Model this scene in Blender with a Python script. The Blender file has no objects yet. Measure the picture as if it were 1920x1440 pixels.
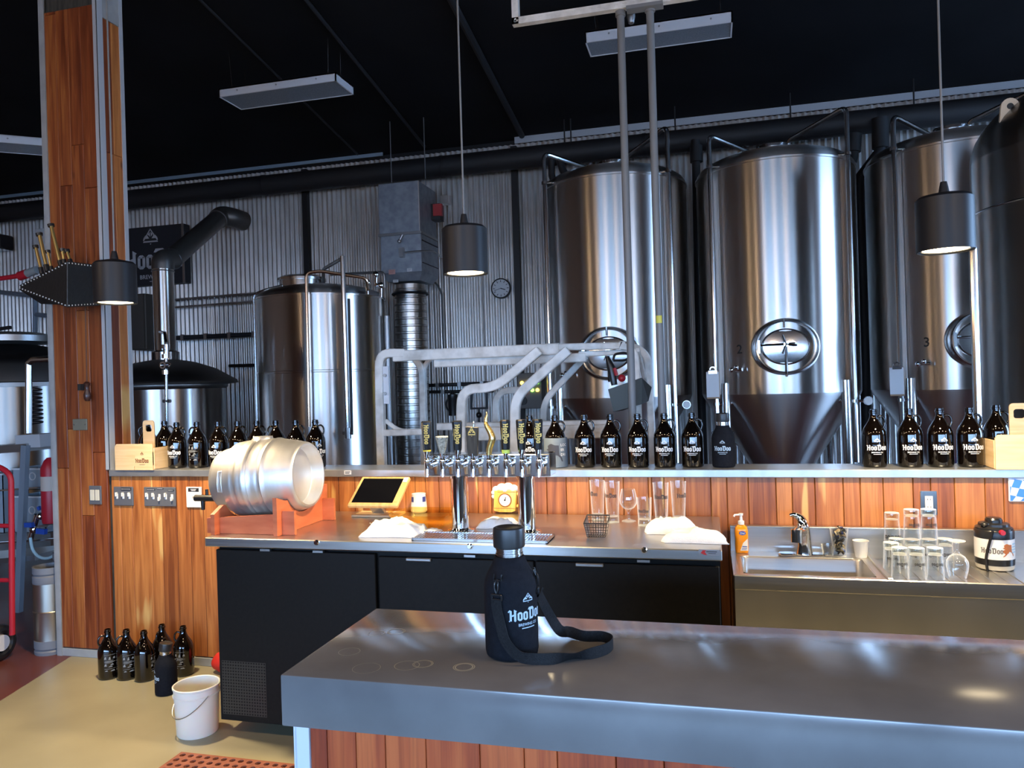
import bpy, bmesh, math, random
from math import sin, cos, pi, radians, atan2, sqrt, hypot
from mathutils import Vector, Matrix, noise
random.seed(7)
SC = bpy.context.scene
COL = SC.collection

# ------------------------------------------------------------------ camera, sky, exposure
CAMH, FPX, YAW, ROLL, CYP = 1.66, 1430.0, radians(14.5), 0.030, 718.0
cam_d = bpy.data.cameras.new('camera')
cam = bpy.data.objects.new('camera', cam_d)
COL.objects.link(cam)
cam.location = (0, 0, CAMH)
cam_d.sensor_width = 36.0
cam_d.lens = 36.0 * FPX / 1920.0
cam_d.clip_start = 0.05
cam_d.clip_end = 200
cam_d.shift_y = -(720 - CYP) / 1920.0
cam.rotation_mode = 'XYZ'
cam.matrix_world = (Matrix.Translation((0, 0, CAMH)) @ Matrix.Rotation(YAW, 4, 'Z') @
                    Matrix.Rotation(pi / 2, 4, 'X') @ Matrix.Rotation(-ROLL, 4, 'Z'))
SC.camera = cam

SKY = 20.0
world = bpy.data.worlds.new('sky')
SC.world = world
world.use_nodes = True
wn = world.node_tree.nodes
bg = wn['Background']
bg.inputs[0].default_value = (0.36, 0.60, 1.0, 1)
bg.inputs[1].default_value = SKY

def portal(name, loc, rot, sx, sy):
    l = bpy.data.lights.new(name, 'AREA')
    l.shape = 'RECTANGLE'
    l.size, l.size_y = sx, sy
    l.cycles.is_portal = True
    o = bpy.data.objects.new(name, l)
    o.location = loc
    o.rotation_euler = rot
    COL.objects.link(o)
RW, FW = 7.0, -5.5          # right wall x, wall behind the camera y
DOOR_A = (3.5, 7.0, 0.0, 3.9)      # garage door opening in the right wall: y0,y1,z0,z1
DOOR_B = (-5.2, -2.6, 0.0, 3.0)
WIN_C = (-4.6, 6.0, 0.8, 2.6)      # window opening behind the camera: x0,x1,z0,z1
portal('portal_a', (RW + .12, (DOOR_A[0] + DOOR_A[1]) / 2, DOOR_A[3] / 2), (0, pi / 2, 0), DOOR_A[3], DOOR_A[1] - DOOR_A[0])
portal('portal_b', (RW + .12, (DOOR_B[0] + DOOR_B[1]) / 2, DOOR_B[3] / 2), (0, pi / 2, 0), DOOR_B[3], DOOR_B[1] - DOOR_B[0])
portal('portal_c', ((WIN_C[0] + WIN_C[1]) / 2, FW - .12, (WIN_C[2] + WIN_C[3]) / 2), (pi / 2, 0, 0), WIN_C[1] - WIN_C[0], WIN_C[3] - WIN_C[2])

SC.view_settings.view_transform = 'Standard'
SC.view_settings.look = 'None'
SC.view_settings.gamma = 1.0
SC.view_settings.use_curve_mapping = False
SC.view_settings.exposure = 0.1
SC.cycles.transparent_max_bounces = 48
SC.cycles.max_bounces = 14
SC.cycles.sample_clamp_indirect = 8
PEND_W = 52.0               # watts of each pendant lamp
WARM_FILL_W = 27.0                # watts of each unseen point light added over the bar to warm the tanks
for lx, ly in ((-4.4, 1.55), (-2.9, 1.5), (-1.4, 1.55), (.1, 1.5), (1.6, 1.55), (3.2, 1.55)):
    ll = bpy.data.lights.new('added_warm_light', 'POINT'); ll.energy = WARM_FILL_W; ll.color = (1, .70, .42); ll.shadow_soft_size = .08
    lo_ = bpy.data.objects.new('added_warm_light', ll); lo_.location = (lx, ly, 2.75); COL.objects.link(lo_)

# ------------------------------------------------------------------ picture point -> place in the room
_f = Vector((-sin(YAW), cos(YAW), 0)); _r = Vector((cos(YAW), sin(YAW), 0)); _u = Vector((0, 0, 1))
_C = Vector((0, 0, CAMH))
def ray(px, py):
    a = px - 960; b = py - CYP
    U = a * cos(ROLL) - b * sin(ROLL); V = a * sin(ROLL) + b * cos(ROLL)
    return _f + _r * (U / FPX) - _u * (V / FPX)
def PY(px, py, Y): d = ray(px, py); return _C + d * (Y / d.y)
def PZ(px, py, z): d = ray(px, py); return _C + d * ((z - CAMH) / d.z)
def PX(px, py, x): d = ray(px, py); return _C + d * (x / d.x)
def zaty(px, py, Y): return PY(px, py, Y).z

CT = 0.958     # cooler top
BT = 1.065     # foreground bar top
ST = 1.192     # half-wall shelf top
WY = 4.0       # front of the half-wall planks
RIM = 0.79     # sink rim

# ------------------------------------------------------------------ materials
MATS = {}
def nn(nt, t, **kw):
    n = nt.nodes.new(t)
    for k, v in kw.items(): setattr(n, k, v)
    return n
def pm(name, col, rough=0.5, metal=0.0, **kw):
    if name in MATS: return MATS[name]
    m = bpy.data.materials.new(name); m.use_nodes = True
    b = m.node_tree.nodes['Principled BSDF']
    b.inputs['Base Color'].default_value = (*col, 1)
    b.inputs['Roughness'].default_value = rough
    b.inputs['Metallic'].default_value = metal
    for k, v in kw.items():
        b.inputs[k.replace('_', ' ')].default_value = v
    MATS[name] = m
    return m
def noisy(m, c1, c2, scale=8, detail=4, stretch=(1, 1, 1), rough=None, bump=0.0, bscale=None, rnd=False, lo=.3, hi=.7):
    """colour varied by noise between c1 and c2, optional roughness variation and fine relief"""
    nt = m.node_tree; b = nt.nodes['Principled BSDF']
    tc = nn(nt, 'ShaderNodeTexCoord'); mp = nn(nt, 'ShaderNodeMapping')
    mp.inputs['Scale'].default_value = stretch
    nt.links.new(tc.outputs['Object'], mp.inputs['Vector'])
    v = mp.outputs[0]
    if rnd:
        oi = nn(nt, 'ShaderNodeObjectInfo'); ad = nn(nt, 'ShaderNodeVectorMath', operation='ADD')
        mu = nn(nt, 'ShaderNodeMath', operation='MULTIPLY'); mu.inputs[1].default_value = 37
        nt.links.new(oi.outputs['Random'], mu.inputs[0]); nt.links.new(mu.outputs[0], ad.inputs[1]); nt.links.new(v, ad.inputs[0]); v = ad.outputs[0]
    no = nn(nt, 'ShaderNodeTexNoise'); no.inputs['Scale'].default_value = scale; no.inputs['Detail'].default_value = detail
    nt.links.new(v, no.inputs['Vector'])
    cr = nn(nt, 'ShaderNodeValToRGB')
    cr.color_ramp.elements[0].position = lo; cr.color_ramp.elements[0].color = (*c1, 1)
    cr.color_ramp.elements[1].position = hi; cr.color_ramp.elements[1].color = (*c2, 1)
    nt.links.new(no.outputs['Fac'], cr.inputs[0]); nt.links.new(cr.outputs[0], b.inputs['Base Color'])
    if rough:
        mr = nn(nt, 'ShaderNodeMapRange'); mr.inputs[3].default_value, mr.inputs[4].default_value = rough
        nt.links.new(no.outputs['Fac'], mr.inputs[0]); nt.links.new(mr.outputs[0], b.inputs['Roughness'])
    if bump:
        n2 = nn(nt, 'ShaderNodeTexNoise'); n2.inputs['Scale'].default_value = bscale or scale * 4; n2.inputs['Detail'].default_value = 4
        nt.links.new(v, n2.inputs['Vector'])
        bp = nn(nt, 'ShaderNodeBump'); bp.inputs['Strength'].default_value = bump; bp.inputs['Distance'].default_value = .004
        nt.links.new(n2.outputs['Fac'], bp.inputs['Height']); nt.links.new(bp.outputs[0], b.inputs['Normal'])
    return m
def wood(name, dark, mid, light, sap=None, grain=(14, 14, .8), rough=.42):
    """planks: tone per plank, grain along z, now and then a pale sapwood edge"""
    m = pm(name, mid, rough); nt = m.node_tree; b = nt.nodes['Principled BSDF']
    tc = nn(nt, 'ShaderNodeTexCoord'); oi = nn(nt, 'ShaderNodeObjectInfo')
    mu = nn(nt, 'ShaderNodeMath', operation='MULTIPLY'); mu.inputs[1].default_value = 53
    nt.links.new(oi.outputs['Random'], mu.inputs[0])
    ad = nn(nt, 'ShaderNodeVectorMath', operation='ADD')
    nt.links.new(tc.outputs['Object'], ad.inputs[0]); nt.links.new(mu.outputs[0], ad.inputs[1])
    mp = nn(nt, 'ShaderNodeMapping'); mp.inputs['Scale'].default_value = grain
    nt.links.new(ad.outputs[0], mp.inputs['Vector'])
    n1 = nn(nt, 'ShaderNodeTexNoise'); n1.inputs['Scale'].default_value = 2.2; n1.inputs['Detail'].default_value = 6; n1.inputs['Distortion'].default_value = .6
    nt.links.new(mp.outputs[0], n1.inputs['Vector'])
    cr = nn(nt, 'ShaderNodeValToRGB'); e = cr.color_ramp.elements
    e[0].position, e[0].color = .30, (*dark, 1)
    e[1].position, e[1].color = .72, (*light, 1)
    k = cr.color_ramp.elements.new(.5); k.color = (*mid, 1)
    # plank tone shifts the ramp
    sh = nn(nt, 'ShaderNodeMath', operation='MULTIPLY_ADD'); sh.inputs[1].default_value = .30; sh.inputs[2].default_value = -.12
    nt.links.new(oi.outputs['Random'], sh.inputs[0])
    a2 = nn(nt, 'ShaderNodeMath', operation='ADD'); nt.links.new(n1.outputs['Fac'], a2.inputs[0]); nt.links.new(sh.outputs[0], a2.inputs[1])
    nt.links.new(a2.outputs[0], cr.inputs[0])
    out = cr.outputs[0]
    # fine dark grain
    mp2 = nn(nt, 'ShaderNodeMapping'); mp2.inputs['Scale'].default_value = (grain[0] * 7, grain[1] * 7, grain[2] * 2.5)
    nt.links.new(ad.outputs[0], mp2.inputs['Vector'])
    n2 = nn(nt, 'ShaderNodeTexNoise'); n2.inputs['Scale'].default_value = 2; n2.inputs['Detail'].default_value = 3
    nt.links.new(mp2.outputs[0], n2.inputs['Vector'])
    c2 = nn(nt, 'ShaderNodeValToRGB'); c2.color_ramp.elements[0].position = .33; c2.color_ramp.elements[0].color = (.80, .77, .74, 1)
    c2.color_ramp.elements[1].position = .52; c2.color_ramp.elements[1].color = (1, 1, 1, 1)
    nt.links.new(n2.outputs['Fac'], c2.inputs[0])
    mx = nn(nt, 'ShaderNodeMix', data_type='RGBA', blend_type='MULTIPLY'); mx.inputs[0].default_value = 1
    nt.links.new(out, mx.inputs[6]); nt.links.new(c2.outputs[0], mx.inputs[7]); out = mx.outputs[2]
    if sap:
        mp3 = nn(nt, 'ShaderNodeMapping'); mp3.inputs['Scale'].default_value = (9, 1, 1.1)
        nt.links.new(ad.outputs[0], mp3.inputs['Vector'])
        n3 = nn(nt, 'ShaderNodeTexNoise'); n3.inputs['Scale'].default_value = 1.3; n3.inputs['Detail'].default_value = 1.5
        nt.links.new(mp3.outputs[0], n3.inputs['Vector'])
        c3 = nn(nt, 'ShaderNodeValToRGB'); c3.color_ramp.elements[0].position = .66; c3.color_ramp.elements[0].color = (0, 0, 0, 1)
        c3.color_ramp.elements[1].position = .71; c3.color_ramp.elements[1].color = (1, 1, 1, 1)
        nt.links.new(n3.outputs['Fac'], c3.inputs[0])
        m3 = nn(nt, 'ShaderNodeMix', data_type='RGBA'); nt.links.new(c3.outputs[0], m3.inputs[0])
        nt.links.new(out, m3.inputs[6]); m3.inputs[7].default_value = (*sap, 1); out = m3.outputs[2]
    # knots
    mp4 = nn(nt, 'ShaderNodeMapping'); mp4.inputs['Scale'].default_value = (1, 1, .55)
    nt.links.new(ad.outputs[0], mp4.inputs['Vector'])
    vo = nn(nt, 'ShaderNodeTexVoronoi'); vo.inputs['Scale'].default_value = 3.3
    nt.links.new(mp4.outputs[0], vo.inputs['Vector'])
    c4 = nn(nt, 'ShaderNodeValToRGB'); c4.color_ramp.elements[0].position = .03; c4.color_ramp.elements[0].color = (.25, .2, .17, 1)
    c4.color_ramp.elements[1].position = .075; c4.color_ramp.elements[1].color = (1, 1, 1, 1)
    nt.links.new(vo.outputs['Distance'], c4.inputs[0])
    m4 = nn(nt, 'ShaderNodeMix', data_type='RGBA', blend_type='MULTIPLY'); m4.inputs[0].default_value = 1
    nt.links.new(out, m4.inputs[6]); nt.links.new(c4.outputs[0], m4.inputs[7])
    nt.links.new(m4.outputs[2], b.inputs['Base Color'])
    return m
def brushed(name, col, rough, aniso=.9, var=.06, rot=0.0):
    m = pm(name, col, rough, 1.0); nt = m.node_tree; b = nt.nodes['Principled BSDF']
    b.inputs['Anisotropic'].default_value = aniso
    b.inputs['Anisotropic Rotation'].default_value = rot
    tg = nn(nt, 'ShaderNodeTangent', direction_type='RADIAL', axis='Z')
    nt.links.new(tg.outputs[0], b.inputs['Tangent'])
    return m
def emis(name, col, s):
    m = pm(name, (0, 0, 0), .5); b = m.node_tree.nodes['Principled BSDF']
    b.inputs['Emission Color'].default_value = (*col, 1); b.inputs['Emission Strength'].default_value = s
    return m
def glassy(name, tint, amt=.12, edge=(.75, .78, .8)):
    """thin clear glass: see-through, mirror at grazing angles, pale at its edges"""
    if name in MATS: return MATS[name]
    m = bpy.data.materials.new(name); m.use_nodes = True; nt = m.node_tree
    nt.nodes.clear()
    o = nn(nt, 'ShaderNodeOutputMaterial')
    tr = nn(nt, 'ShaderNodeBsdfTransparent'); tr.inputs[0].default_value = (*tint, 1)
    gl = nn(nt, 'ShaderNodeBsdfGlossy'); gl.inputs['Roughness'].default_value = .03
    d1_ = nn(nt, 'ShaderNodeBsdfDiffuse'); d1_.inputs[0].default_value = (*edge, 1)
    d2_ = nn(nt, 'ShaderNodeBsdfTranslucent'); d2_.inputs[0].default_value = (*edge, 1)
    df = nn(nt, 'ShaderNodeAddShader'); nt.links.new(d1_.outputs[0], df.inputs[0]); nt.links.new(d2_.outputs[0], df.inputs[1])
    lw = nn(nt, 'ShaderNodeLayerWeight'); lw.inputs[0].default_value = .35
    f5 = nn(nt, 'ShaderNodeMath', operation='POWER'); f5.inputs[1].default_value = 4.0
    fr = nn(nt, 'ShaderNodeMath', operation='MULTIPLY_ADD'); fr.inputs[1].default_value = .55; fr.inputs[2].default_value = .06
    nt.links.new(f5.outputs[0], fr.inputs[0])
    p = nn(nt, 'ShaderNodeMath', operation='POWER'); p.inputs[1].default_value = 2.5
    nt.links.new(lw.outputs['Facing'], p.inputs[0]); nt.links.new(lw.outputs['Facing'], f5.inputs[0])
    q = nn(nt, 'ShaderNodeMath', operation='MULTIPLY'); q.inputs[1].default_value = amt * 3
    nt.links.new(p.outputs[0], q.inputs[0])
    m1 = nn(nt, 'ShaderNodeMixShader'); m2 = nn(nt, 'ShaderNodeMixShader')
    nt.links.new(q.outputs[0], m1.inputs[0]); nt.links.new(tr.outputs[0], m1.inputs[1]); nt.links.new(df.outputs[0], m1.inputs[2])
    nt.links.new(fr.outputs[0], m2.inputs[0]); nt.links.new(m1.outputs[0], m2.inputs[1]); nt.links.new(gl.outputs[0], m2.inputs[2])
    nt.links.new(m2.outputs[0], o.inputs[0])
    MATS[name] = m
    return m

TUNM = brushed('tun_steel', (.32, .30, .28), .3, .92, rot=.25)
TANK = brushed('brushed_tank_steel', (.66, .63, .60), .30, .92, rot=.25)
STEEL = pm('stainless_pipe', (.62, .62, .62), .2, 1.0)
SHEET = noisy(pm('stainless_sheet', (.6, .58, .55), .32, 1.0), (.575, .56, .54), (.62, .605, .58), 3, 2, (1, 40, 40), rough=(.27, .36))
CHROME = pm('chrome', (.85, .85, .86), .06, 1.0)
DULLST = pm('dull_steel', (.42, .42, .42), .4, 1.0)
GALV = noisy(pm('galvanised', (.6, .58, .56), .34, .6), (.56, .54, .51), (.72, .69, .66), 7, 3, (1, 1, .4), rough=(.27, .4))
GALVBOX = noisy(pm('galvanised_duct', (.33, .36, .4), .5, .6), (.26, .29, .33), (.38, .41, .45), 14, 3)
KEGM = noisy(pm('keg_metal', (.74, .71, .66), .40, .85), (.68, .65, .6), (.80, .78, .74), 5, 5, (3, 1, 1), rough=(.34, .5), bump=.05, bscale=60)
ALU = noisy(pm('worn_aluminium', (.75, .72, .67), .5, 0), (.56, .53, .48), (.84, .81, .76), 9, 6, rough=(.4, .6), lo=.35, hi=.6)
BLACKP = pm('black_paint', (.006, .0065, .008), .55)
CEILM = noisy(pm('ceiling_black', (.005, .0055, .007), .8, 0, Specular_IOR_Level=.2), (.0035, .004, .0052), (.007, .0078, .0095), 1.5, 3)
DUCTM = pm('black_insulation', (.012, .012, .013), .62)
LAMPM = pm('lamp_black', (.011, .011, .013), .45, 0, Specular_IOR_Level=.3)
COOLM = noisy(pm('cooler_black', (.006, .006, .006), .5, 0, Specular_IOR_Level=.2), (.005, .005, .005), (.008, .0075, .007), 60, 2)
TRIMG = noisy(pm('grey_trim', (.30, .31, .31), .5), (.27, .28, .28), (.34, .35, .35), 10, 3)
TRIML = pm('light_metal_trim', (.50, .53, .56), .42, .3)
SHELFM = noisy(pm('shelf_steel', (.45, .47, .5), .3, .75), (.40, .42, .45), (.52, .54, .57), 5, 3, (2, 8, 1), rough=(.24, .36))
CONCB = noisy(pm('bar_concrete', (.15, .15, .15), .2, 0, Specular_IOR_Level=.7), (.135, .133, .135), (.195, .193, .195), 4, 8, rough=(.09, .22))
FLOORT = noisy(pm('floor_concrete', (.44, .37, .22), .42), (.25, .228, .152), (.35, .322, .22), 1.6, 9, rough=(.3, .5))
FLOORR = noisy(pm('floor_red', (.11, .03, .02), .35), (.085, .024, .017), (.14, .040, .028), 2, 6, rough=(.25, .45))
WOOD = wood('wall_planks', (.20, .055, .014), (.36, .115, .028), (.50, .19, .05), sap=(.62, .36, .12))
WOODP = wood('pillar_planks', (.13, .028, .009), (.24, .060, .017), (.38, .13, .033))
WOODB = wood('bar_front_planks', (.26, .035, .008), (.42, .075, .018), (.54, .12, .03))
PALEW = noisy(pm('pale_wood', (.68, .47, .25), .5), (.62, .41, .20), (.74, .54, .31), 4, 6, (1, 1, 12), rnd=True)
BAMBOO = noisy(pm('bamboo', (.62, .36, .12), .45), (.55, .30, .09), (.70, .43, .17), 6, 4, (10, 1, 1))
CRADLE = noisy(pm('cradle_red_wood', (.52, .13, .05), .45), (.45, .10, .035), (.60, .17, .07), 5, 5, (1, 1, 5))
AMBER = pm('brown_glass', (.0025, .0014, .001), .04, 0, Coat_Weight=.6, Coat_Roughness=.02, IOR=1.5)
GLASS = glassy('clear_glass', (.96, .97, .97), .26, (.85, .86, .88))
GBASE = glassy('thick_glass', (.86, .88, .86), .30)
AMBG = glassy('amber_glass', (.97, .82, .50), .12, (.65, .42, .14))
WPLAS = pm('white_plastic', (.78, .75, .68), .42, 0, Subsurface_Weight=.15)
WHITE = pm('white_print', (.75, .75, .74), .5)
GOLDP = pm('gold_print', (.75, .52, .12), .4, .2)
BLKPR = pm('black_print', (.02, .02, .02), .5)
PAPER = pm('paper', (.62, .62, .63), .7)
TOWEL = noisy(pm('towel_white', (.82, .81, .79), .9), (.78, .77, .75), (.86, .85, .83), 30, 4, bump=.6, bscale=220)
NEOP = noisy(pm('neoprene', (.006, .007, .01), .8, 0, Specular_IOR_Level=.15), (.005, .006, .009), (.009, .010, .014), 90, 2, bump=.25, bscale=400)
WEBB = noisy(pm('webbing', (.008, .008, .009), .6, 0, Specular_IOR_Level=.2), (.006, .006, .007), (.013, .013, .014), 200, 2, bump=.3, bscale=500)
GREYS = pm('grey_sleeve', (.13, .17, .22), .7)
BPLAS = pm('black_plastic', (.012, .012, .013), .3)
RUBBER = noisy(pm('terracotta_rubber', (.26, .08, .045), .7), (.22, .065, .035), (.31, .10, .06), 20, 3)
REDP = pm('red_paint', (.40, .012, .025), .4)
REDC = pm('red_cloth', (.55, .02, .012), .6)
BRASS = pm('brass', (.62, .44, .16), .32, .9)
GOLD = pm('gold_paint', (.80, .58, .22), .25, .9)
LEATH = noisy(pm('black_leather', (.010, .010, .010), .5), (.007, .007, .007), (.014, .014, .014), 30, 3, bump=.4, bscale=60)
STUD = pm('white_stud', (.75, .75, .72), .4)
CONDG = pm('grey_conduit', (.20, .20, .20), .5, .1)
STONE = noisy(pm('grey_stone', (.30, .31, .27), .9), (.16, .17, .14), (.44, .45, .40), 120, 3, bump=.5, bscale=160)
DKWD = noisy(pm('charred_wood', (.04, .035, .025), .7), (.025, .022, .016), (.06, .052, .04), 12, 5, (6, 6, 1))
SLATE = pm('plate_grey', (.10, .105, .12), .45)
SIGNM = pm('sign_black', (.02, .022, .028), .6)
PRINTG = pm('print_grey', (.55, .55, .57), .6)
PRINTD = pm('print_faint', (.24, .25, .25), .6)
LENS = noisy(pm('fixture_lens', (.2, .23, .26), .25), (.15, .18, .21), (.24, .27, .31), 60, 1, (1, 8, 1), bump=.4, bscale=120)
FIXW = pm('fixture_white', (.72, .73, .76), .45)
CEDAR = pm('cap_darkgrey', (.02, .02, .021), .35)

# ------------------------------------------------------------------ mesh building
class MB:
    def __init__(s): s.v = []; s.f = []
    def add(s, vs, fs):
        n = len(s.v); s.v += [Vector(v) for v in vs]; s.f += [tuple(i + n for i in f) for f in fs]; return s
    def box(s, c, d, rz=0.0, M=None):
        x, y, z = d[0] / 2, d[1] / 2, d[2] / 2
        vs = [Vector((a * x, b * y, e * z)) for e in (-1, 1) for b in (-1, 1) for a in (-1, 1)]
        R = M or Matrix.Rotation(rz, 3, 'Z')
        vs = [R @ v + Vector(c) for v in vs]
        return s.add(vs, [(0, 2, 3, 1), (4, 5, 7, 6), (0, 1, 5, 4), (2, 6, 7, 3), (0, 4, 6, 2), (1, 3, 7, 5)])
    def bb(s, x0, x1, y0, y1, z0, z1):
        return s.box(((x0 + x1) / 2, (y0 + y1) / 2, (z0 + z1) / 2), (x1 - x0, y1 - y0, z1 - z0))
    def lathe(s, prof, n=24, c=(0, 0, 0), M=None, a0=0, a1=2 * pi):
        full = abs(a1 - a0 - 2 * pi) < 1e-6
        k = n if full else n + 1
        R = M or Matrix.Identity(3); c = Vector(c); vs = []; rows = []
        for r, z in prof:
            if r < 1e-7: rows.append([len(vs)]); vs.append(R @ Vector((0, 0, z)) + c)
            else:
                rows.append(list(range(len(vs), len(vs) + k)))
                vs += [R @ Vector((r * cos(a0 + (a1 - a0) * i / n), r * sin(a0 + (a1 - a0) * i / n), z)) + c for i in range(k)]
        fs = []
        for A, B in zip(rows, rows[1:]):
            for i in range(n):
                j = (i + 1) % k
                if len(A) == 1 and len(B) == 1: continue
                if len(A) == 1: fs.append((A[0], B[j], B[i]))
                elif len(B) == 1: fs.append((A[i], A[j], B[0]))
                else: fs.append((A[i], A[j], B[j], B[i]))
        return s.add(vs, fs)
    def cyl(s, p0, p1, r0, r1=None, n=14, cap=True):
        p0, p1 = Vector(p0), Vector(p1); d = p1 - p0; L = d.length
        M = d.to_track_quat('Z', 'Y').to_matrix()
        r1 = r0 if r1 is None else r1
        pr = [(r0, 0), (r1, L)]
        if cap: pr = [(0, 0)] + pr + [(0, L)]
        return s.lathe(pr, n, p0, M)
    def sph(s, c, r, sc=(1, 1, 1), n=14, m=8, M=None):
        D = Matrix.Diagonal(sc)
        return s.lathe([(r * sin(pi * i / m), -r * cos(pi * i / m)) for i in range(m + 1)], n, c, (M @ D) if M else D)
    def torus(s, c, R, r, n=28, m=8, M=None, a0=0, a1=2 * pi):
        return s.lathe([(R + r * cos(2 * pi * i / m), r * sin(2 * pi * i / m)) for i in range(m + 1)], n, c, M, a0, a1)
    def tube(s, pts, r, n=10, fil=0.0, seg=5, cap=True):
        P = fillet([Vector(p) for p in pts], fil, seg) if fil else [Vector(p) for p in pts]
        T = []
        for i in range(len(P)):
            t = Vector((0, 0, 0))
            if i: t += (P[i] - P[i - 1]).normalized()
            if i < len(P) - 1: t += (P[i + 1] - P[i]).normalized()
            T.append(t.normalized())
        a = Vector((0, 0, 1)) if abs(T[0].z) < .9 else Vector((1, 0, 0))
        N = (a - T[0] * a.dot(T[0])).normalized()
        vs = []; fs = []
        for i, p in enumerate(P):
            N = (N - T[i] * N.dot(T[i])).normalized(); B = T[i].cross(N)
            sc = 1.0
            if 0 < i < len(P) - 1:
                sc = 1 / max(.5, cos(.5 * (P[i] - P[i - 1]).angle(P[i + 1] - P[i], 0)))
            rr = r
            if isinstance(r, (list, tuple)):
                q = i / (len(P) - 1) * (len(r) - 1); q0 = min(int(q), len(r) - 2); rr = r[q0] + (r[q0 + 1] - r[q0]) * (q - q0)
            vs += [p + (N * cos(2 * pi * k / n) + B * sin(2 * pi * k / n)) * rr for k in range(n)]
        for i in range(len(P) - 1):
            for k in range(n):
                l = (k + 1) % n
                fs.append((i * n + k, i * n + l, (i + 1) * n + l, (i + 1) * n + k))
        if cap:
            fs.append(tuple(range(n - 1, -1, -1))); fs.append(tuple(range((len(P) - 1) * n, len(P) * n)))
        return s.add(vs, fs)
    def bar(s, pts, w, h, up=None, fil=0.0, seg=5):
        """rectangular bar along a path: w across, h along 'up'"""
        P = fillet([Vector(p) for p in pts], fil, seg) if fil else [Vector(p) for p in pts]
        vs = []; fs = []
        for i, p in enumerate(P):
            t = Vector((0, 0, 0))
            if i: t += (P[i] - P[i - 1]).normalized()
            if i < len(P) - 1: t += (P[i + 1] - P[i]).normalized()
            t.normalize()
            a = Vector(up) if up else (Vector((0, 0, 1)) if abs(t.z) < .95 else Vector((1, 0, 0)))
            S = t.cross(a).normalized(); U = S.cross(t)
            vs += [p + S * x * w / 2 + U * y * h / 2 for x, y in ((-1, -1), (1, -1), (1, 1), (-1, 1))]
        for i in range(len(P) - 1):
            for k in range(4):
                l = (k + 1) % 4; fs.append((i * 4 + k, i * 4 + l, i * 4 + 4 + l, i * 4 + 4 + k))
        m = len(P) * 4
        fs += [(3, 2, 1, 0), (m - 4, m - 3, m - 2, m - 1)]
        return s.add(vs, fs)
    def prism(s, poly, d, fr):
        """2-D polygon pushed d along the frame's normal; fr = (origin, u, v)"""
        o, u, v = [Vector(a) for a in fr]; w = u.cross(v).normalized(); n = len(poly)
        a = [o + u * x + v * y for x, y in poly]; b = [p + w * d for p in a]
        return s.add(a + b, [tuple(range(n - 1, -1, -1)), tuple(range(n, 2 * n))] + [(i, (i + 1) % n, n + (i + 1) % n, n + i) for i in range(n)])
    def quad(s, a, b, c, d): return s.add([a, b, c, d], [(0, 1, 2, 3)])
    def build(s, name, mat, parent=None, world=False, smooth=30, bevel=0.0, bseg=1, **props):
        off = Vector((0, 0, 0))
        if world and parent:
            q = parent
            while q: off += Vector(q.location); q = q.parent
        me = bpy.data.meshes.new(name)
        me.from_pydata([tuple(v - off) for v in s.v], [], s.f)
        if bevel or True:
            b = bmesh.new(); b.from_mesh(me)
            if bevel:
                ed = [e for e in b.edges if len(e.link_faces) == 2 and e.calc_face_angle(0) > radians(40)]
                bmesh.ops.bevel(b, geom=ed, offset=bevel, segments=bseg, affect='EDGES', profile=.5)
            bmesh.ops.recalc_face_normals(b, faces=b.faces)
            b.to_mesh(me); b.free()
        if smooth:
            me.polygons.foreach_set('use_smooth', [True] * len(me.polygons))
            me.set_sharp_from_angle(angle=radians(smooth))
        me.materials.append(mat)
        return obj(name, me, parent, **props)
def obj(name, me, parent=None, **props):
    o = bpy.data.objects.new(name, me); COL.objects.link(o)
    if parent: o.parent = parent
    for k, v in props.items(): o[k] = v
    return o
def fillet(P, r, seg):
    if len(P) < 3: return P
    out = [P[0]]
    for i in range(1, len(P) - 1):
        a = P[i - 1] - P[i]; b = P[i + 1] - P[i]
        t = min(r, a.length * .48, b.length * .48)
        A = P[i] + a.normalized() * t; B = P[i] + b.normalized() * t
        for k in range(seg + 1):
            u = k / seg
            out.append(A * (1 - u) ** 2 + P[i] * 2 * u * (1 - u) + B * u * u)
    return out + [P[-1]]
def thing(name, label, cat, loc=(0, 0, 0), rz=0.0, group=None):
    o = bpy.data.objects.new(name, None); o.empty_display_size = .05
    COL.objects.link(o); o.location = loc; o.rotation_euler = (0, 0, rz)
    return tag(o, label, cat, group)
def tag(o, label, cat, group=None):
    o['label'] = label; o['category'] = cat
    if group: o['group'] = group
    return o
def struct(mb, name, mat, parent=None, **kw):
    return mb.build(name, mat, parent, kind='structure', **kw)
def dup(src, loc, rz, label=None):
    def cp(o, par):
        c = o.copy(); COL.objects.link(c)
        if par: c.parent = par
        for ch in o.children: cp(ch, c)
        return c
    r = cp(src, None); r.location = loc; r.rotation_euler = (0, 0, rz)
    if label: r['label'] = label
    return r

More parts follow.
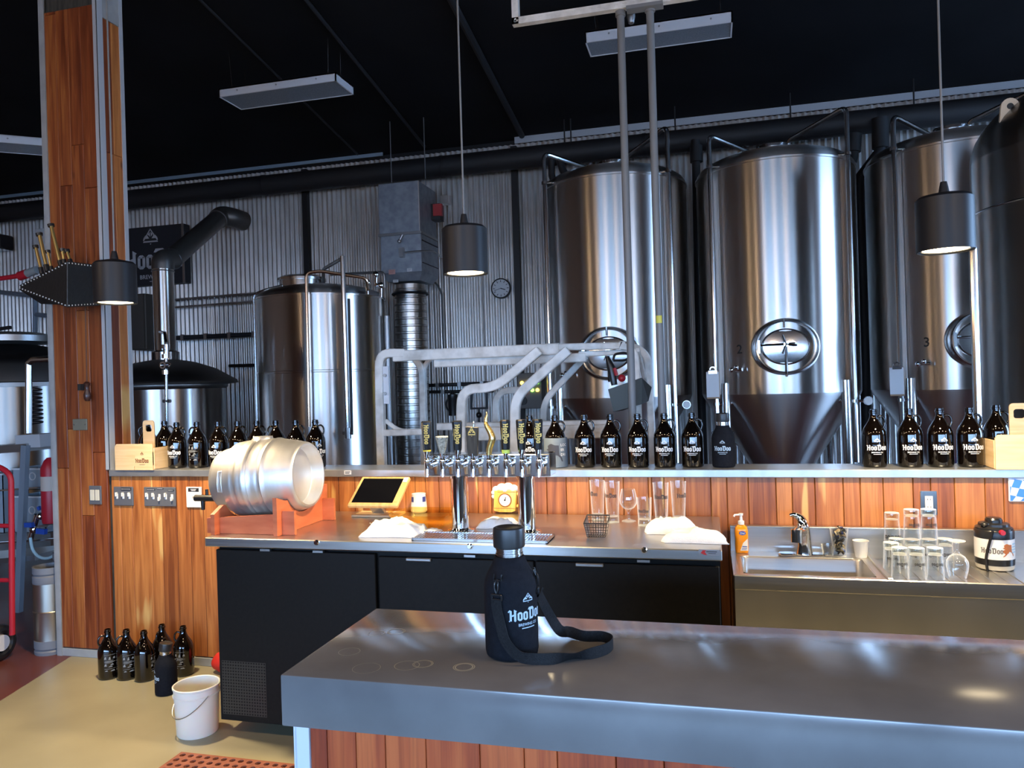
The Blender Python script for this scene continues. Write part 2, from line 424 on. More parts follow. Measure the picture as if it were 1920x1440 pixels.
# ------------------------------------------------------------------ lettering
def _o(x):
    return [[(x, .16), (x + .23, .10), (x + .23, .90), (x, .84)], [(x + .40, .10), (x + .63, .16), (x + .63, .84), (x + .40, .90)],
            [(x, .84), (x + .23, .78), (x + .40, .78), (x + .63, .84), (x + .44, 1.0), (x + .19, 1.0)],
            [(x, .16), (x + .19, 0), (x + .44, 0), (x + .63, .16), (x + .40, .22), (x + .23, .22)]]
def logo_polys():
    P = [[(.08, .02), (.32, .02), (.32, 1.20), (.08, 1.32)], [(-.14, 1.10), (.08, 1.32), (.08, 1.12), (-.06, .98)], [(-.06, .02), (.08, .10), (.08, -.08)], [(.32, .52), (.58, .60), (.58, .80), (.32, .72)],
         [(.58, .04), (.70, -.08), (.84, .02), (.84, 1.08), (.58, 1.22)], [(.84, 1.08), (.94, 1.16), (.58, 1.36), (.58, 1.22)]]
    P += _o(1.0) + _o(1.72)
    x = 2.52
    P += [[(x - .16, 1.14), (x + .0, 1.40), (x + .62, 1.40), (x + .84, 1.20), (x + .84, 1.08), (x + .34, 1.08)], [(x + .06, .0), (x + .32, .14), (x + .32, 1.10), (x + .06, 1.12)],
          [(x + .58, .12), (x + .84, .26), (x + .84, 1.12), (x + .58, 1.10)], [(x + .06, 0), (x + .56, 0), (x + .84, .26), (x + .58, .24), (x + .32, .22)]]
    P += _o(3.50) + _o(4.22)
    return [[(a / 4.9, b / 4.9) for a, b in p] for p in P]        # about one unit wide
LOGO = logo_polys()
def emblem_polys():
    P = []
    for s in (-1, 1):
        P += [[(s * .5, .0), (s * .42, .0), (s * .02, .62), (s * .0, .75)], [(s * .5, 0), (s * .46, .16), (s * .30, .36), (s * .36, .12)],
              [(s * .08, .12), (s * .36, .12), (s * .22, .34)], [(s * .03, .22), (s * .16, .38), (s * .03, .52)]]
    P += [[(-.5, -.12), (.5, -.12), (.46, -.03), (-.46, -.03)], [(-.05, -.2), (.05, -.2), (.0, -.28)]]
    return P
EMBLEM = emblem_polys()
_txt = {}
def text_mesh(s, bold=.012):
    """built-in lettering as flat triangles: (verts2d, faces, width) at height 1"""
    if s in _txt: return _txt[s]
    cu = bpy.data.curves.new('lettering', 'FONT'); cu.body = s; cu.size = 1.0; cu.offset = bold; cu.resolution_u = 2
    o = bpy.data.objects.new('lettering', cu); COL.objects.link(o)
    bpy.context.view_layer.update()
    me = bpy.data.meshes.new_from_object(o)
    vs = [(v.co.x, v.co.y) for v in me.vertices]; fs = [tuple(p.vertices) for p in me.polygons]
    bpy.data.objects.remove(o); bpy.data.curves.remove(cu); bpy.data.meshes.remove(me)
    w = max(x for x, y in vs)
    _txt[s] = (vs, fs, w); return _txt[s]
class Ink:
    """flat print collected in 2-D, then laid on a plane or round a cylinder"""
    def __init__(s): s.v = []; s.f = []
    def polys(s, P, x, y, k, kx=None):
        kx = kx or k
        for p in P:
            n = len(s.v); s.v += [(x + a * kx, y + b * k) for a, b in p]; s.f.append(tuple(range(n, n + len(p))))
        return s
    def text(s, t, x, y, h, center=True, width=None):
        vs, fs, w = text_mesh(t); kx = (width / w) if width else h
        x0 = x - w * kx / 2 if center else x
        n = len(s.v); s.v += [(x0 + a * kx, y + b * h) for a, b in vs]; s.f += [tuple(i + n for i in f) for f in fs]
        return s
    def rect(s, x0, x1, y0, y1, seg=1):
        for i in range(seg):
            a = x0 + (x1 - x0) * i / seg; b = x0 + (x1 - x0) * (i + 1) / seg
            s.polys([[(a, y0), (b, y0), (b, y1), (a, y1)]], 0, 0, 1)
        return s
    def turn(s):
        s.v = [(y, -x) for x, y in s.v]; return s
    def plane(s, fr):
        o, u, v = [Vector(a) for a in fr]; m = MB(); m.add([o + u * x + v * y for x, y in s.v], s.f); return m
    def cyl(s, R, th=0.0, c=(0, 0, 0), z=0.0, rf=None):
        m = MB(); vs = []; F_ = []; lim = R * .16
        for f in s.f:                                   # cut wide faces so that they follow the curve
            todo = [f]
            if len(f) > 4: todo = [(f[0], f[k], f[k + 1]) for k in range(1, len(f) - 1)] if max(s.v[i][0] for i in f) - min(s.v[i][0] for i in f) > lim else [f]
            while todo:
                g = todo.pop()
                if len(g) == 4 and max(s.v[i][0] for i in g) - min(s.v[i][0] for i in g) > lim: todo += [(g[0], g[1], g[2]), (g[0], g[2], g[3])]; continue
                if len(g) != 3 or max(s.v[i][0] for i in g) - min(s.v[i][0] for i in g) <= lim: F_.append(g); continue
                e = max(range(3), key=lambda k: abs(s.v[g[k]][0] - s.v[g[(k + 1) % 3]][0])); a, b, c_ = g[e], g[(e + 1) % 3], g[(e + 2) % 3]
                s.v.append(((s.v[a][0] + s.v[b][0]) / 2, (s.v[a][1] + s.v[b][1]) / 2)); n_ = len(s.v) - 1
                todo += [(a, n_, c_), (n_, b, c_)]
        s.f = F_
        for x, y in s.v:
            r = R if rf is None else rf(y + z)
            a = th + x / R; vs.append(Vector((c[0] + r * sin(a), c[1] - r * cos(a), c[2] + z + y)))
        return m.add(vs, s.f)
def brand(w, small=True):
    i = Ink(); i.polys(EMBLEM, 0, w * .46, w * .23, w * .30); i.polys(LOGO, -w / 2, 0, w)
    if small:
        i.text('BREWING CO', 0, -w * .135, w * .095, width=w * .56); i.rect(-w * .19, w * .19, -w * .20, -w * .178, 4)
    return i
ALASKA = [(-.10, .50), (.10, .42), (.34, .40), (.36, -.12), (.52, -.30), (.58, -.52), (.50, -.52), (.40, -.30), (.26, -.18), (.10, -.14), (.04, -.26), (-.06, -.30),
          (-.22, -.46), (-.40, -.56), (-.42, -.52), (-.22, -.34), (-.30, -.26), (-.40, -.16), (-.40, -.02), (-.24, .04), (-.36, .12), (-.44, .16), (-.30, .22), (-.34, .36), (-.22, .46)]
def tri_poly(P):
    from mathutils.geometry import tessellate_polygon
    return [[P[i] for i in t] for t in tessellate_polygon([[Vector((x, y, 0)) for x, y in P]])]

# ================================================================== THE SETTING
LW = -10.0
BWY = 8.6                                      # back wall
def ceil_z(y): return 4.497 + .16 * (BWY - y)
# floors
m = MB(); m.add([(-3.99, 4.35, 0), (-3.99, 3.98, 0), (-3.78, 3.2, 0), (-1.9, FW, 0), (RW, FW, 0), (RW, 4.35, 0)], [(0, 1, 2, 3, 4, 5)])
struct(m, 'floor_1', FLOORT)
m = MB(); m.add([(-3.99, 4.35, 0), (-3.99, 3.98, 0), (-3.78, 3.2, 0), (-1.9, FW, 0), (LW, FW, 0), (LW, BWY + .3, 0), (RW, BWY + .3, 0), (RW, 4.35, 0)], [(0, 1, 2, 3, 4, 5), (0, 5, 6, 7)])
struct(m, 'floor_2', FLOORR)
m = MB(); m.quad((RW, -40, -.04), (60, -40, -.04), (60, 40, -.04), (RW, 40, -.04)); m.quad((LW, -40, -.04), (RW, -40, -.04), (RW, FW, -.04), (LW, FW, -.04))
struct(m, 'ground_outside', pm('outside_paving', (.35, .35, .36), .8))
# ceiling
m = MB(); y0, y1 = FW - .2, BWY + .2
m.add([(LW, y0, ceil_z(y0)), (RW + .2, y0, ceil_z(y0)), (RW + .2, y1, ceil_z(y1)), (LW, y1, ceil_z(y1)),
       (LW, y0, ceil_z(y0) + .2), (RW + .2, y0, ceil_z(y0) + .2), (RW + .2, y1, ceil_z(y1) + .2), (LW, y1, ceil_z(y1) + .2)],
      [(0, 1, 2, 3), (4, 7, 6, 5), (0, 4, 5, 1), (2, 6, 7, 3), (0, 3, 7, 4), (1, 5, 6, 2)])
struct(m, 'ceiling', CEILM, smooth=0)
# walls outside the frame, with their openings
INWALL = noisy(pm('inner_wall', (.28, .14, .07), .6), (.22, .10, .045), (.34, .18, .09), 2, 4)
m = MB(); zt = 7.0
for (a, b, c, d) in [(FW, DOOR_B[0], 0, zt), (DOOR_B[0], DOOR_B[1], DOOR_B[3], zt), (DOOR_B[1], DOOR_A[0], 0, zt), (DOOR_A[0], DOOR_A[1], DOOR_A[3], zt), (DOOR_A[1], BWY + .2, 0, zt)]:
    m.bb(RW, RW + .15, a, b, c, d)
struct(m, 'wall_right', INWALL, smooth=0)
m = MB()
for (a, b, c, d) in [(LW, WIN_C[0], 0, zt), (WIN_C[0], WIN_C[1], 0, WIN_C[2]), (WIN_C[0], WIN_C[1], WIN_C[3], zt), (WIN_C[1], RW, 0, zt)]:
    m.bb(a, b, FW - .15, FW, c, d)
struct(m, 'wall_front', INWALL, smooth=0)
m = MB(); m.bb(LW - .15, LW, FW, BWY + .2, 0, zt); struct(m, 'wall_left', INWALL, smooth=0)
m = MB()
for k in range(1, 6): m.bb(WIN_C[0] + k * 1.767 - .04, WIN_C[0] + k * 1.85 + .04, FW - .1, FW - .02, WIN_C[2], WIN_C[3])
struct(m, 'window_1', TRIMG, smooth=0)

# corrugated back wall: one object for each sheet
back = MB(); back.bb(LW, RW, BWY + .05, BWY + .2, 0, 4.6)
back = struct(back, 'wall_back', BLACKP, smooth=0)
PITCH, AMP = .066, .013
def sheet(n):
    m = MB(); vs = []; seg = 8
    for i in range(n * seg + 1):
        x = i * PITCH / seg; y = -AMP * cos(2 * pi * i / seg)
        vs += [(x, y, .02), (x, y, 4.432)]
    m.add(vs, [(2 * i, 2 * i + 2, 2 * i + 3, 2 * i + 1) for i in range(n * seg)])
    return m
x = -9.9; first = None
while x < 5.2:
    if first is None:
        first = sheet(14).build('corrugated_sheet', GALV, back, smooth=60); o = first
    else:
        o = first.copy(); COL.objects.link(o)
    o.location = (x, BWY + .02 + (.003 if int(x * 10) % 2 else 0), 0); x += 14 * PITCH - .006
# eave trim, joints, posts
m = MB(); m.bb(-2.1, RW, BWY - .03, BWY - .012, zaty(1440, 216, BWY - .03), zaty(1440, 205, BWY - .03) + .01); struct(m, 'trim_1', TRIML)
m = MB(); m.bb(-9.9, -3.75, BWY - .03, BWY - .012, 4.46, 4.50); struct(m, 'trim_2', pm('blue_flashing', (.32, .42, .52), .4, .3))
m = MB()
for px in (575, 968): c = PY(px, 420, BWY - .06); m.bb(c.x - .035, c.x + .035, BWY - .1, BWY - .03, 0, 4.38)
struct(m, 'trim_3', BLACKP)
# ceiling ribs and conduits
def ceil_tube(name, x0, r, ya=2.0, yb=8.5, mat=None, drop=.03):
    m = MB(); m.tube([(x0, ya, ceil_z(ya) - drop), (x0, yb, ceil_z(yb) - drop)], r, 8); return struct(m, name, mat or pm('dark_conduit', (.013, .014, .016), .6))
ceil_tube('ceiling_conduit', PY(975, 258, 8.4).x, .035)
ceil_tube('ceiling_conduit', PY(790, 240, 8.4).x, .018)
ceil_tube('ceiling_conduit', PY(430, 142, 5.8).x - .1, .012)

# insulated duct along the back wall
dz = (zaty(1440, 226, 8.3) + zaty(1440, 269, 8.3)) / 2
d = thing('insulated_duct', 'long black insulated air duct hung under the ceiling along the corrugated wall', 'duct', (0, 8.3, dz))
m = MB(); m.cyl((-9.8, 0, 0), (5.2, 0, 0), .119, n=20); m.build('pipe', DUCTM, d)
m = MB()
for px in (1058, 1070, 1266, 1483, 1715): 
    xx = PY(px, 240, 8.3).x; m.tube([(xx, 0, .1), (xx, 0, ceil_z(8.3) - dz)], .008, 6)
m.build('hanger_rod', BLACKP, d)
for xx in (-7.6, -5.2, -2.9, -.6, 1.7, 3.9):
    m = MB(); m.cyl((xx - .02, 0, 0), (xx + .02, 0, 0), .124, n=20); m.build('clamp_band', BLACKP, d)

# horizontal wall conduits on the left
def rail(name, label, pts, Y, r, cat='pipe', mat=BLACKP, clamps=0):
    P = [PY(a, b, Y) for a, b in pts]
    t = thing(name, label, cat, tuple(P[0]))
    m = MB(); m.tube(P, r, 10); m.build('pipe', mat, t, world=True)
    if clamps:
        for k in range(clamps):
            c = P[0].lerp(P[-1], (k + .5) / clamps); m = MB(); m.bb(c.x - .02, c.x + .02, c.y - r * 1.1, c.y + .08, c.z - r * 1.25, c.z + r * 1.25); m.build('clamp', DULLST, t, world=True)
    return t
t = thing('cable_tray', 'dark wire cable tray fixed across the corrugated wall above the kettle', 'tray', tuple(PY(330, 575, 8.4)))
m = MB()
for dy, dzz in ((0, 0), (0, .1), (.08, .1)):
    a, b = PY(318, 577, 8.4), PY(500, 563, 8.4); m.tube([a + Vector((0, dy, dzz)), b + Vector((0, dy, dzz))], .012, 6)
m.build('side_rail', DULLST, t, world=True)
m = MB()
for k in range(18):
    p = a.lerp(b, k / 17); m.tube([p, p + Vector((0, 0, .1)), p + Vector((0, .08, .1))], .006, 5)
m.build('rung', DULLST, t, world=True)
rail('wall_pipe', 'black steel pipe with clamps running across corrugated wall below the cable tray', [(322, 634), (500, 626)], 8.35, .03, mat=pm('dark_pipe', (.05, .055, .065), .3, .6), clamps=4)
rail('wall_pipe', 'thin dark pipe low on the corrugated wall beside the kettle dome', [(430, 686), (500, 684)], 8.4, .02)
rail('gas_pipe', 'black gas pipe with valves running along the corrugated wall behind the ladder', [(800, 723), (925, 718)], 8.35, .02, clamps=3)
rail('gas_pipe', 'lower thin black pipe on the corrugated wall behind the ladder', [(800, 735), (925, 733)], 8.35, .018, clamps=2)

# ------------------------------------------------------------------ wood half wall with the switches
hw = MB(); hw.bb(-4.085, 5.2, WY + .022, WY + .2, 0, ST - .04)
hw = struct(hw, 'wall_middle', DKWD, smooth=0)
PILX0, PILX1 = -4.09, -3.655
bx = [204, 225, 247, 282, 302, 330, 355, 380, 406, 440, 470, 505, 540, 570, 600, 635, 665, 695, 722, 738, 760, 778, 798, 823, 845, 874, 896, 921, 948, 974, 1001, 1025, 1062, 1105, 1133, 1169, 1216, 1222,
      1245, 1284, 1333, 1363, 1403, 1455, 1485, 1528, 1581, 1613, 1656, 1712, 1745, 1790, 1847, 1882, 1925]
xs = [PILX1 + .003] + [PY(px, 920, WY).x for px in bx[1:]]
while xs[-1] < 3.2: xs.append(xs[-1] + random.uniform(.09, .15))
def plank(parent, x0, x1, z0, z1, yf, mat, th=.02, name='plank', ax='x'):
    m = MB(); g = .0022
    if ax == 'x': m.bb(x0 + g / 2, x1 - g / 2, yf, yf + th, z0, z1)
    else: m.bb(yf - th, yf, x0 + g / 2, x1 - g / 2, z0, z1)
    return m.build(name, mat, parent, smooth=0, bevel=.0028)
for a, b in zip(xs, xs[1:]): plank(hw, a, b, .055, ST - .04, WY, WOOD)
m = MB(); m.bb(-4.09, 3.2, WY - .004, WY + .02, 0, .05); struct(m, 'baseboard_middle', TRIMG, bevel=.002)

# shelf on the half wall
sh = thing('wall_cap_shelf', 'long grey metal shelf capping the wooden half wall', 'shelf', (-.2, WY + .1, ST))
m = MB(); m.bb(-3.65, 5.2, WY - .02, WY + .24, ST - .04, ST); m.build('shelf_board', SHELFM, sh, world=True, bevel=.003)
c = PY(652, 886, WY - .021)
m = MB(); m.bb(c.x - .022, c.x + .022, c.y - .0012, c.y, c.z - .011, c.z + .011); st_ = m.build('sticker', PAPER, sh, world=True)
i = Ink(); i.rect(-.017, .017, .002, .006).rect(-.017, .012, -.006, -.002); m = i.plane(((c.x, c.y - .0016, c.z), (1, 0, 0), (0, 0, 1))); m.build('print', BLKPR, st_, world=True)

# ------------------------------------------------------------------ wood-clad pillar
PTOP = ceil_z(WY)
pl = MB(); pl.bb(PILX0 + .02, PILX1 - .02, WY + .02, WY + .19, 0, PTOP - .01)
pl = struct(pl, 'pillar', DKWD, smooth=0)
fx = [PILX0 + .03] + [PY(px, 400, WY - .002).x for px in (114, 137, 160)] + [PILX1 - .022]
brk = {0: [4.1, 2.3, 1.2], 1: [3.0, 1.45], 2: [3.25, 2.2, .9], 3: [2.97, 1.3]}
for k, (a, b) in enumerate(zip(fx, fx[1:])):
    zz = [0.055] + sorted(brk[k]) + [4.12]
    zz = sorted(set(min(z, 4.12) for z in zz))
    for z0, z1 in zip(zz, zz[1:]): plank(pl, a, b, z0 + .001, z1 - .001, WY - .002, WOODP)
for a, b in ((WY + .035, WY + .11), (WY + .11, WY + .185)):
    for z0, z1 in ((ST + .002, 2.35), (2.352, 3.2), (3.202, 4.05)): plank(pl, a, b, z0, z1, PILX1 + .002, WOOD if a > WY + .05 else WOODP, ax='y')
# metal corner angles
m = MB(); m.bb(PILX0 - .004, PILX0 + .032, WY - .008, WY + .002, 0, PTOP - .01); m.bb(PILX0 - .008, PILX0, WY - .008, WY + .2, 0, PTOP - .01); m.build('corner_trim', TRIMG, pl, kind='structure')
m = MB(); m.bb(PILX1 - .026, PILX1 + .006, WY - .008, WY + .002, ST, PTOP - .01); m.bb(PILX1, PILX1 + .008, WY - .008, WY + .038, ST, PTOP - .01); m.build('corner_trim', TRIML, pl, kind='structure')
m = MB(); m.bb(PILX1, PILX1 + .008, WY + .18, WY + .21, ST, PTOP - .01); m.build('corner_trim', TRIML, pl, kind='structure')
m = MB(); m.bb(PILX1 - .002, PILX1 + .006, WY + .03, WY + .19, 4.052, PTOP - .01); m.build('cap_panel', TRIMG, pl, kind='structure')
# blank plate on the pillar
c = PY(151, 796, WY - .003)
p = thing('blank_plate', 'small grey blank plate screwed low on the wood pillar front', 'plate', tuple(c))
m = MB(); m.bb(-.055, .055, -.008, .002, -.036, .036); m.build('plate', pm('olive_plate', (.16, .15, .11), .5), p, bevel=.003)
m = MB()
for s in (-1, 1): m.cyl((s * .042, -.0095, 0), (s * .042, -.007, 0), .004, n=8)
m.build('screw', DULLST, p)

# switch plates
def switch_plate(px, py, w, h, mat, label, kind):
    c = PY(px, py, WY - .001)
    p = thing('switch_plate', label, 'switch', tuple(c))
    m = MB(); m.bb(-w / 2, w / 2, -.009, .001, -h / 2, h / 2); m.build('plate', mat, p, bevel=.003)
    return p
WTOG = pm('switch_white', (.78, .77, .72), .35); CREAM = pm('switch_cream', (.62, .58, .45), .4)
def toggle(p, x, up=1):
    m = MB(); m.bb(x - .005, x + .005, -.022, -.008, .0, .024 * up) if up > 0 else m.bb(x - .005, x + .005, -.022, -.008, -.024, 0)
    m.bb(x - .008, x + .008, -.0105, -.008, -.016, .016); m.build('toggle', WTOG, p, bevel=.0015)
def strip(p, x0, x1, z, h=.010):
    m = MB(); m.bb(x0, x1, -.0105, -.0088, z - h / 2, z + h / 2); s = m.build('label_strip', BLKPR, p)
    i = Ink()
    n = max(2, int((x1 - x0) / .008))
    for k in range(n): i.rect(x0 + .003 + (x1 - x0 - .006) * k / n, x0 + .003 + (x1 - x0 - .006) * (k + .7) / n, -.0015, .0015)
    i.plane(((0, -.0109, z), (1, 0, 0), (0, 0, 1))).build('print', PRINTG, s)
p = switch_plate(180, 928, .092, .118, SLATE, 'slate plate with two cream rocker switches under the wood pillar', 2)
for x in (-.019, .019):
    m = MB(); m.bb(x - .016, x + .016, -.013, -.008, -.034, .034); m.build('rocker', CREAM, p, bevel=.002)
p = switch_plate(233, 930, .143, .118, SLATE, 'slate plate with three white toggles all up', 3)
for x in (-.046, 0, .046): toggle(p, x)
strip(p, -.015, .06, .045, .016)
p = switch_plate(301, 931, .228, .118, SLATE, 'wide slate plate with five white toggles and dark label strips', 5)
for k, x in enumerate((-.09, -.045, 0, .045, .09)): toggle(p, x, -1 if k in (2, 4) else 1)
strip(p, -.09, -.03, .044); strip(p, -.016, .03, .05, .008); strip(p, .062, .105, .04)
p = switch_plate(365, 932, .108, .125, WPLAS, 'white thermostat control plate beside the cask tap', 1)
m = MB(); m.bb(-.037, .037, -.0105, -.0085, .034, .056); s = m.build('label_strip', BLKPR, p)
m = MB(); m.bb(-.01, .01, -.0105, -.0085, -.006, .006); m.build('indicator', pm('grey_button', (.4, .38, .34), .5), p)
i = Ink(); i.rect(-.02, .02, .046, .050).rect(-.015, .015, .039, .043); i.plane(((0, -.0109, 0), (1, 0, 0), (0, 0, 1))).build('print', PRINTG, s)
# outlet on the right
c = PY(1741, 943, WY - .001)
p = thing('wall_outlet', 'white duplex outlet in steel plate on planks above the drying glasses', 'outlet', tuple(c))
m = MB(); m.bb(-.037, .037, -.008, .001, -.058, .058); m.build('plate', STEEL, p, bevel=.003)
m = MB(); m.bb(-.017, .017, -.012, -.007, -.034, .034); s = m.build('socket', WTOG, p, bevel=.002)
m = MB()
for z in (-.018, .018):
    for x in (-.006, .006): m.bb(x - .0012, x + .0012, -.0126, -.0118, z - .004, z + .005)
m.build('slot', BLKPR, s)
# blue-white lozenge sign at the right edge
c = PY(1925, 918, WY - .004)
p = thing('lozenge_sign', 'small white sign with blue lozenge pattern fixed on planks under the shelf', 'sign', tuple(c))
m = MB(); m.bb(-.075, .075, -.006, .003, -.056, .056); m.build('board', WHITE, p, bevel=.004)
i = Ink(); U_, V_ = (.014, .036), (.032, -.006)
for a in range(-8, 9):
    for b in range(-8, 9):
        if (a + b) % 2 == 0:
            q = [((a + e) * U_[0] + (b + f_) * V_[0], (a + e) * U_[1] + (b + f_) * V_[1]) for e, f_ in ((0, 0), (1, 0), (1, 1), (0, 1))]
            if all(u < -.07 for u, v in q) or all(u > .07 for u, v in q) or all(v < -.051 for u, v in q) or all(v > .051 for u, v in q): continue
            q = [(max(-.07, min(.07, u)), max(-.051, min(.051, v))) for u, v in q]
            i.polys([q], 0, 0, 1)
i.plane(((0, -.0066, 0), (1, 0, 0), (0, 0, 1))).build('pattern', pm('bavarian_blue', (.05, .22, .62), .5), p)

# ================================================================== BREWERY VESSELS
MFRONT = Matrix(((1, 0, 0), (0, 0, -1), (0, 1, 0)))        # local z of a lathe points to -y
def rotz(a): return Matrix.Rotation(a, 3, 'Z')
def tank(x, y, R, zc, zt, label, number=None, zm=None, grp='fermenters along the corrugated wall', pipes=(3.80, 3.92), numth=-32):
    t = thing('fermenter_tank', label, 'tank', (x, y, 0), 0, grp)
    m = MB(); m.lathe([(R, zc), (R, zt - .012)], 96); m.build('shell', TANK, t, smooth=40)
    m = MB(); m.lathe([(R, zt - .012), (R + .010, zt - .008), (R + .010, zt + .008), (R, zt + .012)] + [(R * cos(a), zt + .012 + .20 * sin(a)) for a in [pi / 2 * k / 10 for k in range(1, 11)]], 96)
    m.build('dome', TANK, t, smooth=40)
    m = MB(); m.lathe([(R, zc), (R * .985, zc - .03), (.09, zc - .98), (.06, zc - 1.02), (.06, zc - 1.12)], 72); m.build('cone', TANK, t, smooth=40)
    top = zt + .21
    m = MB(); m.lathe([(.11, top - .02), (.11, top + .05), (.14, top + .05), (.14, top + .075), (.10, top + .09), (0, top + .09)], 24); m.sph((-.12, -.02, top + .06), .03); m.sph((.13, 0, top + .06), .03)
    m.build('top_fitting', STEEL, t)
    for s in (-1, 1):
        for q in (-1, 1):
            m = MB(); m.cyl((s * R * .70, q * R * .70, zc + .1), (s * R * .72, q * R * .72, .02), .04, n=14); m.cyl((s * R * .72, q * R * .72, 0), (s * R * .72, q * R * .72, .03), .07, n=14); m.build('leg', STEEL, t)
    # cleaning pipes up both sides and over to the top fitting
    yp = -R * .72
    m = MB(); m.tube([(-R * .82, yp, .9), (-R * .82, yp, pipes[0]), (-.13, -.05, pipes[0] - .1), (-.12, -.02, top + .05)], .021, 10, .07); 
    for z in (1.42, zt + .02): m.cyl((-R * .82, yp, z), (-R * .62, yp * .95, z), .012, n=8); m.lathe([(.03, -.012), (.03, .012)], 12, (-R * .82, yp, z))
    m.build('left_pipe', STEEL, t, label='bright stainless cleaning pipe')
    m = MB(); m.tube([(R * .80, yp, .9), (R * .80, yp, pipes[1]), (.15, -.02, top + .12), (.13, 0, top + .05)], .021, 10, .07)
    for z in (1.42, zt + .02): m.cyl((R * .80, yp, z), (R * .62, yp * .95, z), .012, n=8); m.lathe([(.03, -.012), (.03, .012)], 12, (R * .80, yp, z))
    rp = m.build('right_pipe', STEEL, t)
    g = MB(); g.cyl((R * .80 + .1, yp, 1.42), (R * .80 + .1, yp - .03, 1.42), .038, n=20); g.cyl((R * .8, yp, 1.42), (R * .8 + .08, yp, 1.42), .012, n=8); g = g.build('gauge', STEEL, rp)
    g = MB(); g.cyl((R * .80 + .1, yp - .0301, 1.42), (R * .80 + .1, yp - .033, 1.42), .032, n=20); g.build('gauge_face', WHITE, t)
    if zm:
        E = Matrix.Diagonal((1.06, .97, 1)); c = (0, -R + .02, zm)
        m = MB(); m.lathe([(.265, -.10), (.262, -.02), (.245, .03), (.228, .048), (.216, .045), (.212, -.03)], 48, c, MFRONT @ E); m.build('manway_collar', STEEL, t, smooth=50)
        E = Matrix.Diagonal((1, .77, 1))
        m = MB(); m.lathe([(.200, -.01), (.200, .02), (.188, .026), (.182, .018), (.10, .030), (0, .034)], 48, c, MFRONT @ E); dr = m.build('manway_door', STEEL, t, smooth=25)
        m = MB(); yy = -R - .035
        m.tube([(-.215, yy + .01, zm + .02), (.0, yy, zm + .02), (.07, yy, zm + .025)], .009, 8)
        m.tube([(0, yy, zm + .02), (.0, yy, zm - .20), (.0, yy + .02, zm - .25)], .010, 8); m.tube([(-.01, yy, zm + .235), (-.01, yy + .01, zm + .16)], .007, 8)
        m.build('hinge_arm', CHROME, dr)
        m = MB()
        m.cyl((0, yy - .02, zm + .02), (0, yy + .03, zm + .02), .02)
        for a in (60, 200, 300): m.tube([(0, yy - .015, zm + .02), (.085 * cos(radians(a + 50)), yy - .03, zm + .02 + .085 * sin(radians(a + 50)))], .008, 8)
        m.build('hand_wheel', CHROME, dr)
        m = MB(); m.bb(-.228, -.208, yy - .0, yy + .04, zm - .05, zm + .06); m.build('hinge_block', STEEL, dr)
    if number:
        i = Ink(); i.text(number, 0, 0, .11); i.cyl(R + .001, radians(numth), z=zm - .04).build('number', BLKPR, t)
        a = radians(numth); d = Vector((sin(a), -cos(a), 0)); e = Vector((cos(a), sin(a), 0))
        m = MB(); p0 = d * R; p0.z = zm - .18
        m.cyl(p0, p0 + d * .06, .016); m.cyl(p0 + d * .05 - e * .05, p0 + d * .05 + e * .05, .014); m.sph(p0 + d * .05 - e * .05, .024); m.sph(p0 + d * .06 + Vector((0, 0, .02)), .02)
        m.build('sample_valve', CHROME, t)
    if not zm: return t
    m = MB(); m.cyl((0, 0, zc - 1.1), (0, 0, zc - 1.25), .06); m.build('drain', STEEL, t)
    m = MB(); m.cyl((0, -.10, zc - .72), (0, -.30, zc - .72), .03); m.lathe([(.045, -.01), (.045, .01)], 16, (0, -.28, zc - .72), MFRONT); vb = m.build('cone_valve', STEEL, t)
    m = MB(); m.bar([(.02, -.31, zc - .705), (-.10, -.315, zc - .69), (-.17, -.315, zc - .68)], .02, .02); m.build('handle', pm('blue_grip', (.02, .07, .35), .4), vb, label='blue valve handle')
    return t
TR = .70
zm2 = zaty(1473, 650, 7.5 - TR)
tank(-.862, 7.5, TR, 1.50, 3.50, 'polished steel fermenter behind the ladder and two grey ceiling pipes', '1', zm2)
tank(.632, 7.5, TR, 1.50, 3.50, 'polished steel fermenter marked 2 with a round front hatch', '2', zm2)
tank(2.125, 7.5, TR, 1.50, 3.50, 'polished steel fermenter marked 3 behind the black pendant lamp', '3', zm2, numth=-34)
tk4 = thing('serving_tank', 'tall dark reflecting steel tank standing nearest, behind the boxed growler', 'tank', (2.11, 4.92, 0))
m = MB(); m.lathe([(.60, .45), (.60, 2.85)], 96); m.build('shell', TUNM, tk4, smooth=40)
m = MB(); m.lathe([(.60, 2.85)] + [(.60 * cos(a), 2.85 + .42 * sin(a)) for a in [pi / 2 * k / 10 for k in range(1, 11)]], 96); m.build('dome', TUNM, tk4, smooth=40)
m = MB(); m.lathe([(.60, .45), (.3, .25), (0, .2)], 48); m.build('bottom', TANK, tk4)
m = MB(); m.torus((0, 0, 2.55), .600, .006, 72, 6); m.build('weld_seam', STEEL, tk4)
c = PY(1893, 200, 4.75)
lugp = [(-.055, -.10), (.06, -.06)] + [(.045 * cos(radians(k * 18)), .0 + .045 * sin(radians(k * 18))) for k in range(0, 11)]
m = MB(); m.prism(lugp, .02, (tuple(c - Vector(tk4.location) + Vector((0, .01, 0))), (1, 0, 0), (0, 0, 1))); lg = m.build('lifting_lug', pm('primer_lug', (.62, .50, .36), .5), tk4, smooth=0)
m = MB(); m.cyl((c.x, c.y + .012, c.z), (c.x, c.y - .0112, c.z), .017, n=16); m.build('lug_hole', BLKPR, lg, world=True)
for s in (-1, 1):
    for q in (-1, 1): m = MB(); m.cyl((s * .45, q * .4, .5), (s * .47, q * .42, 0), .035); m.build('leg', STEEL, tk4)
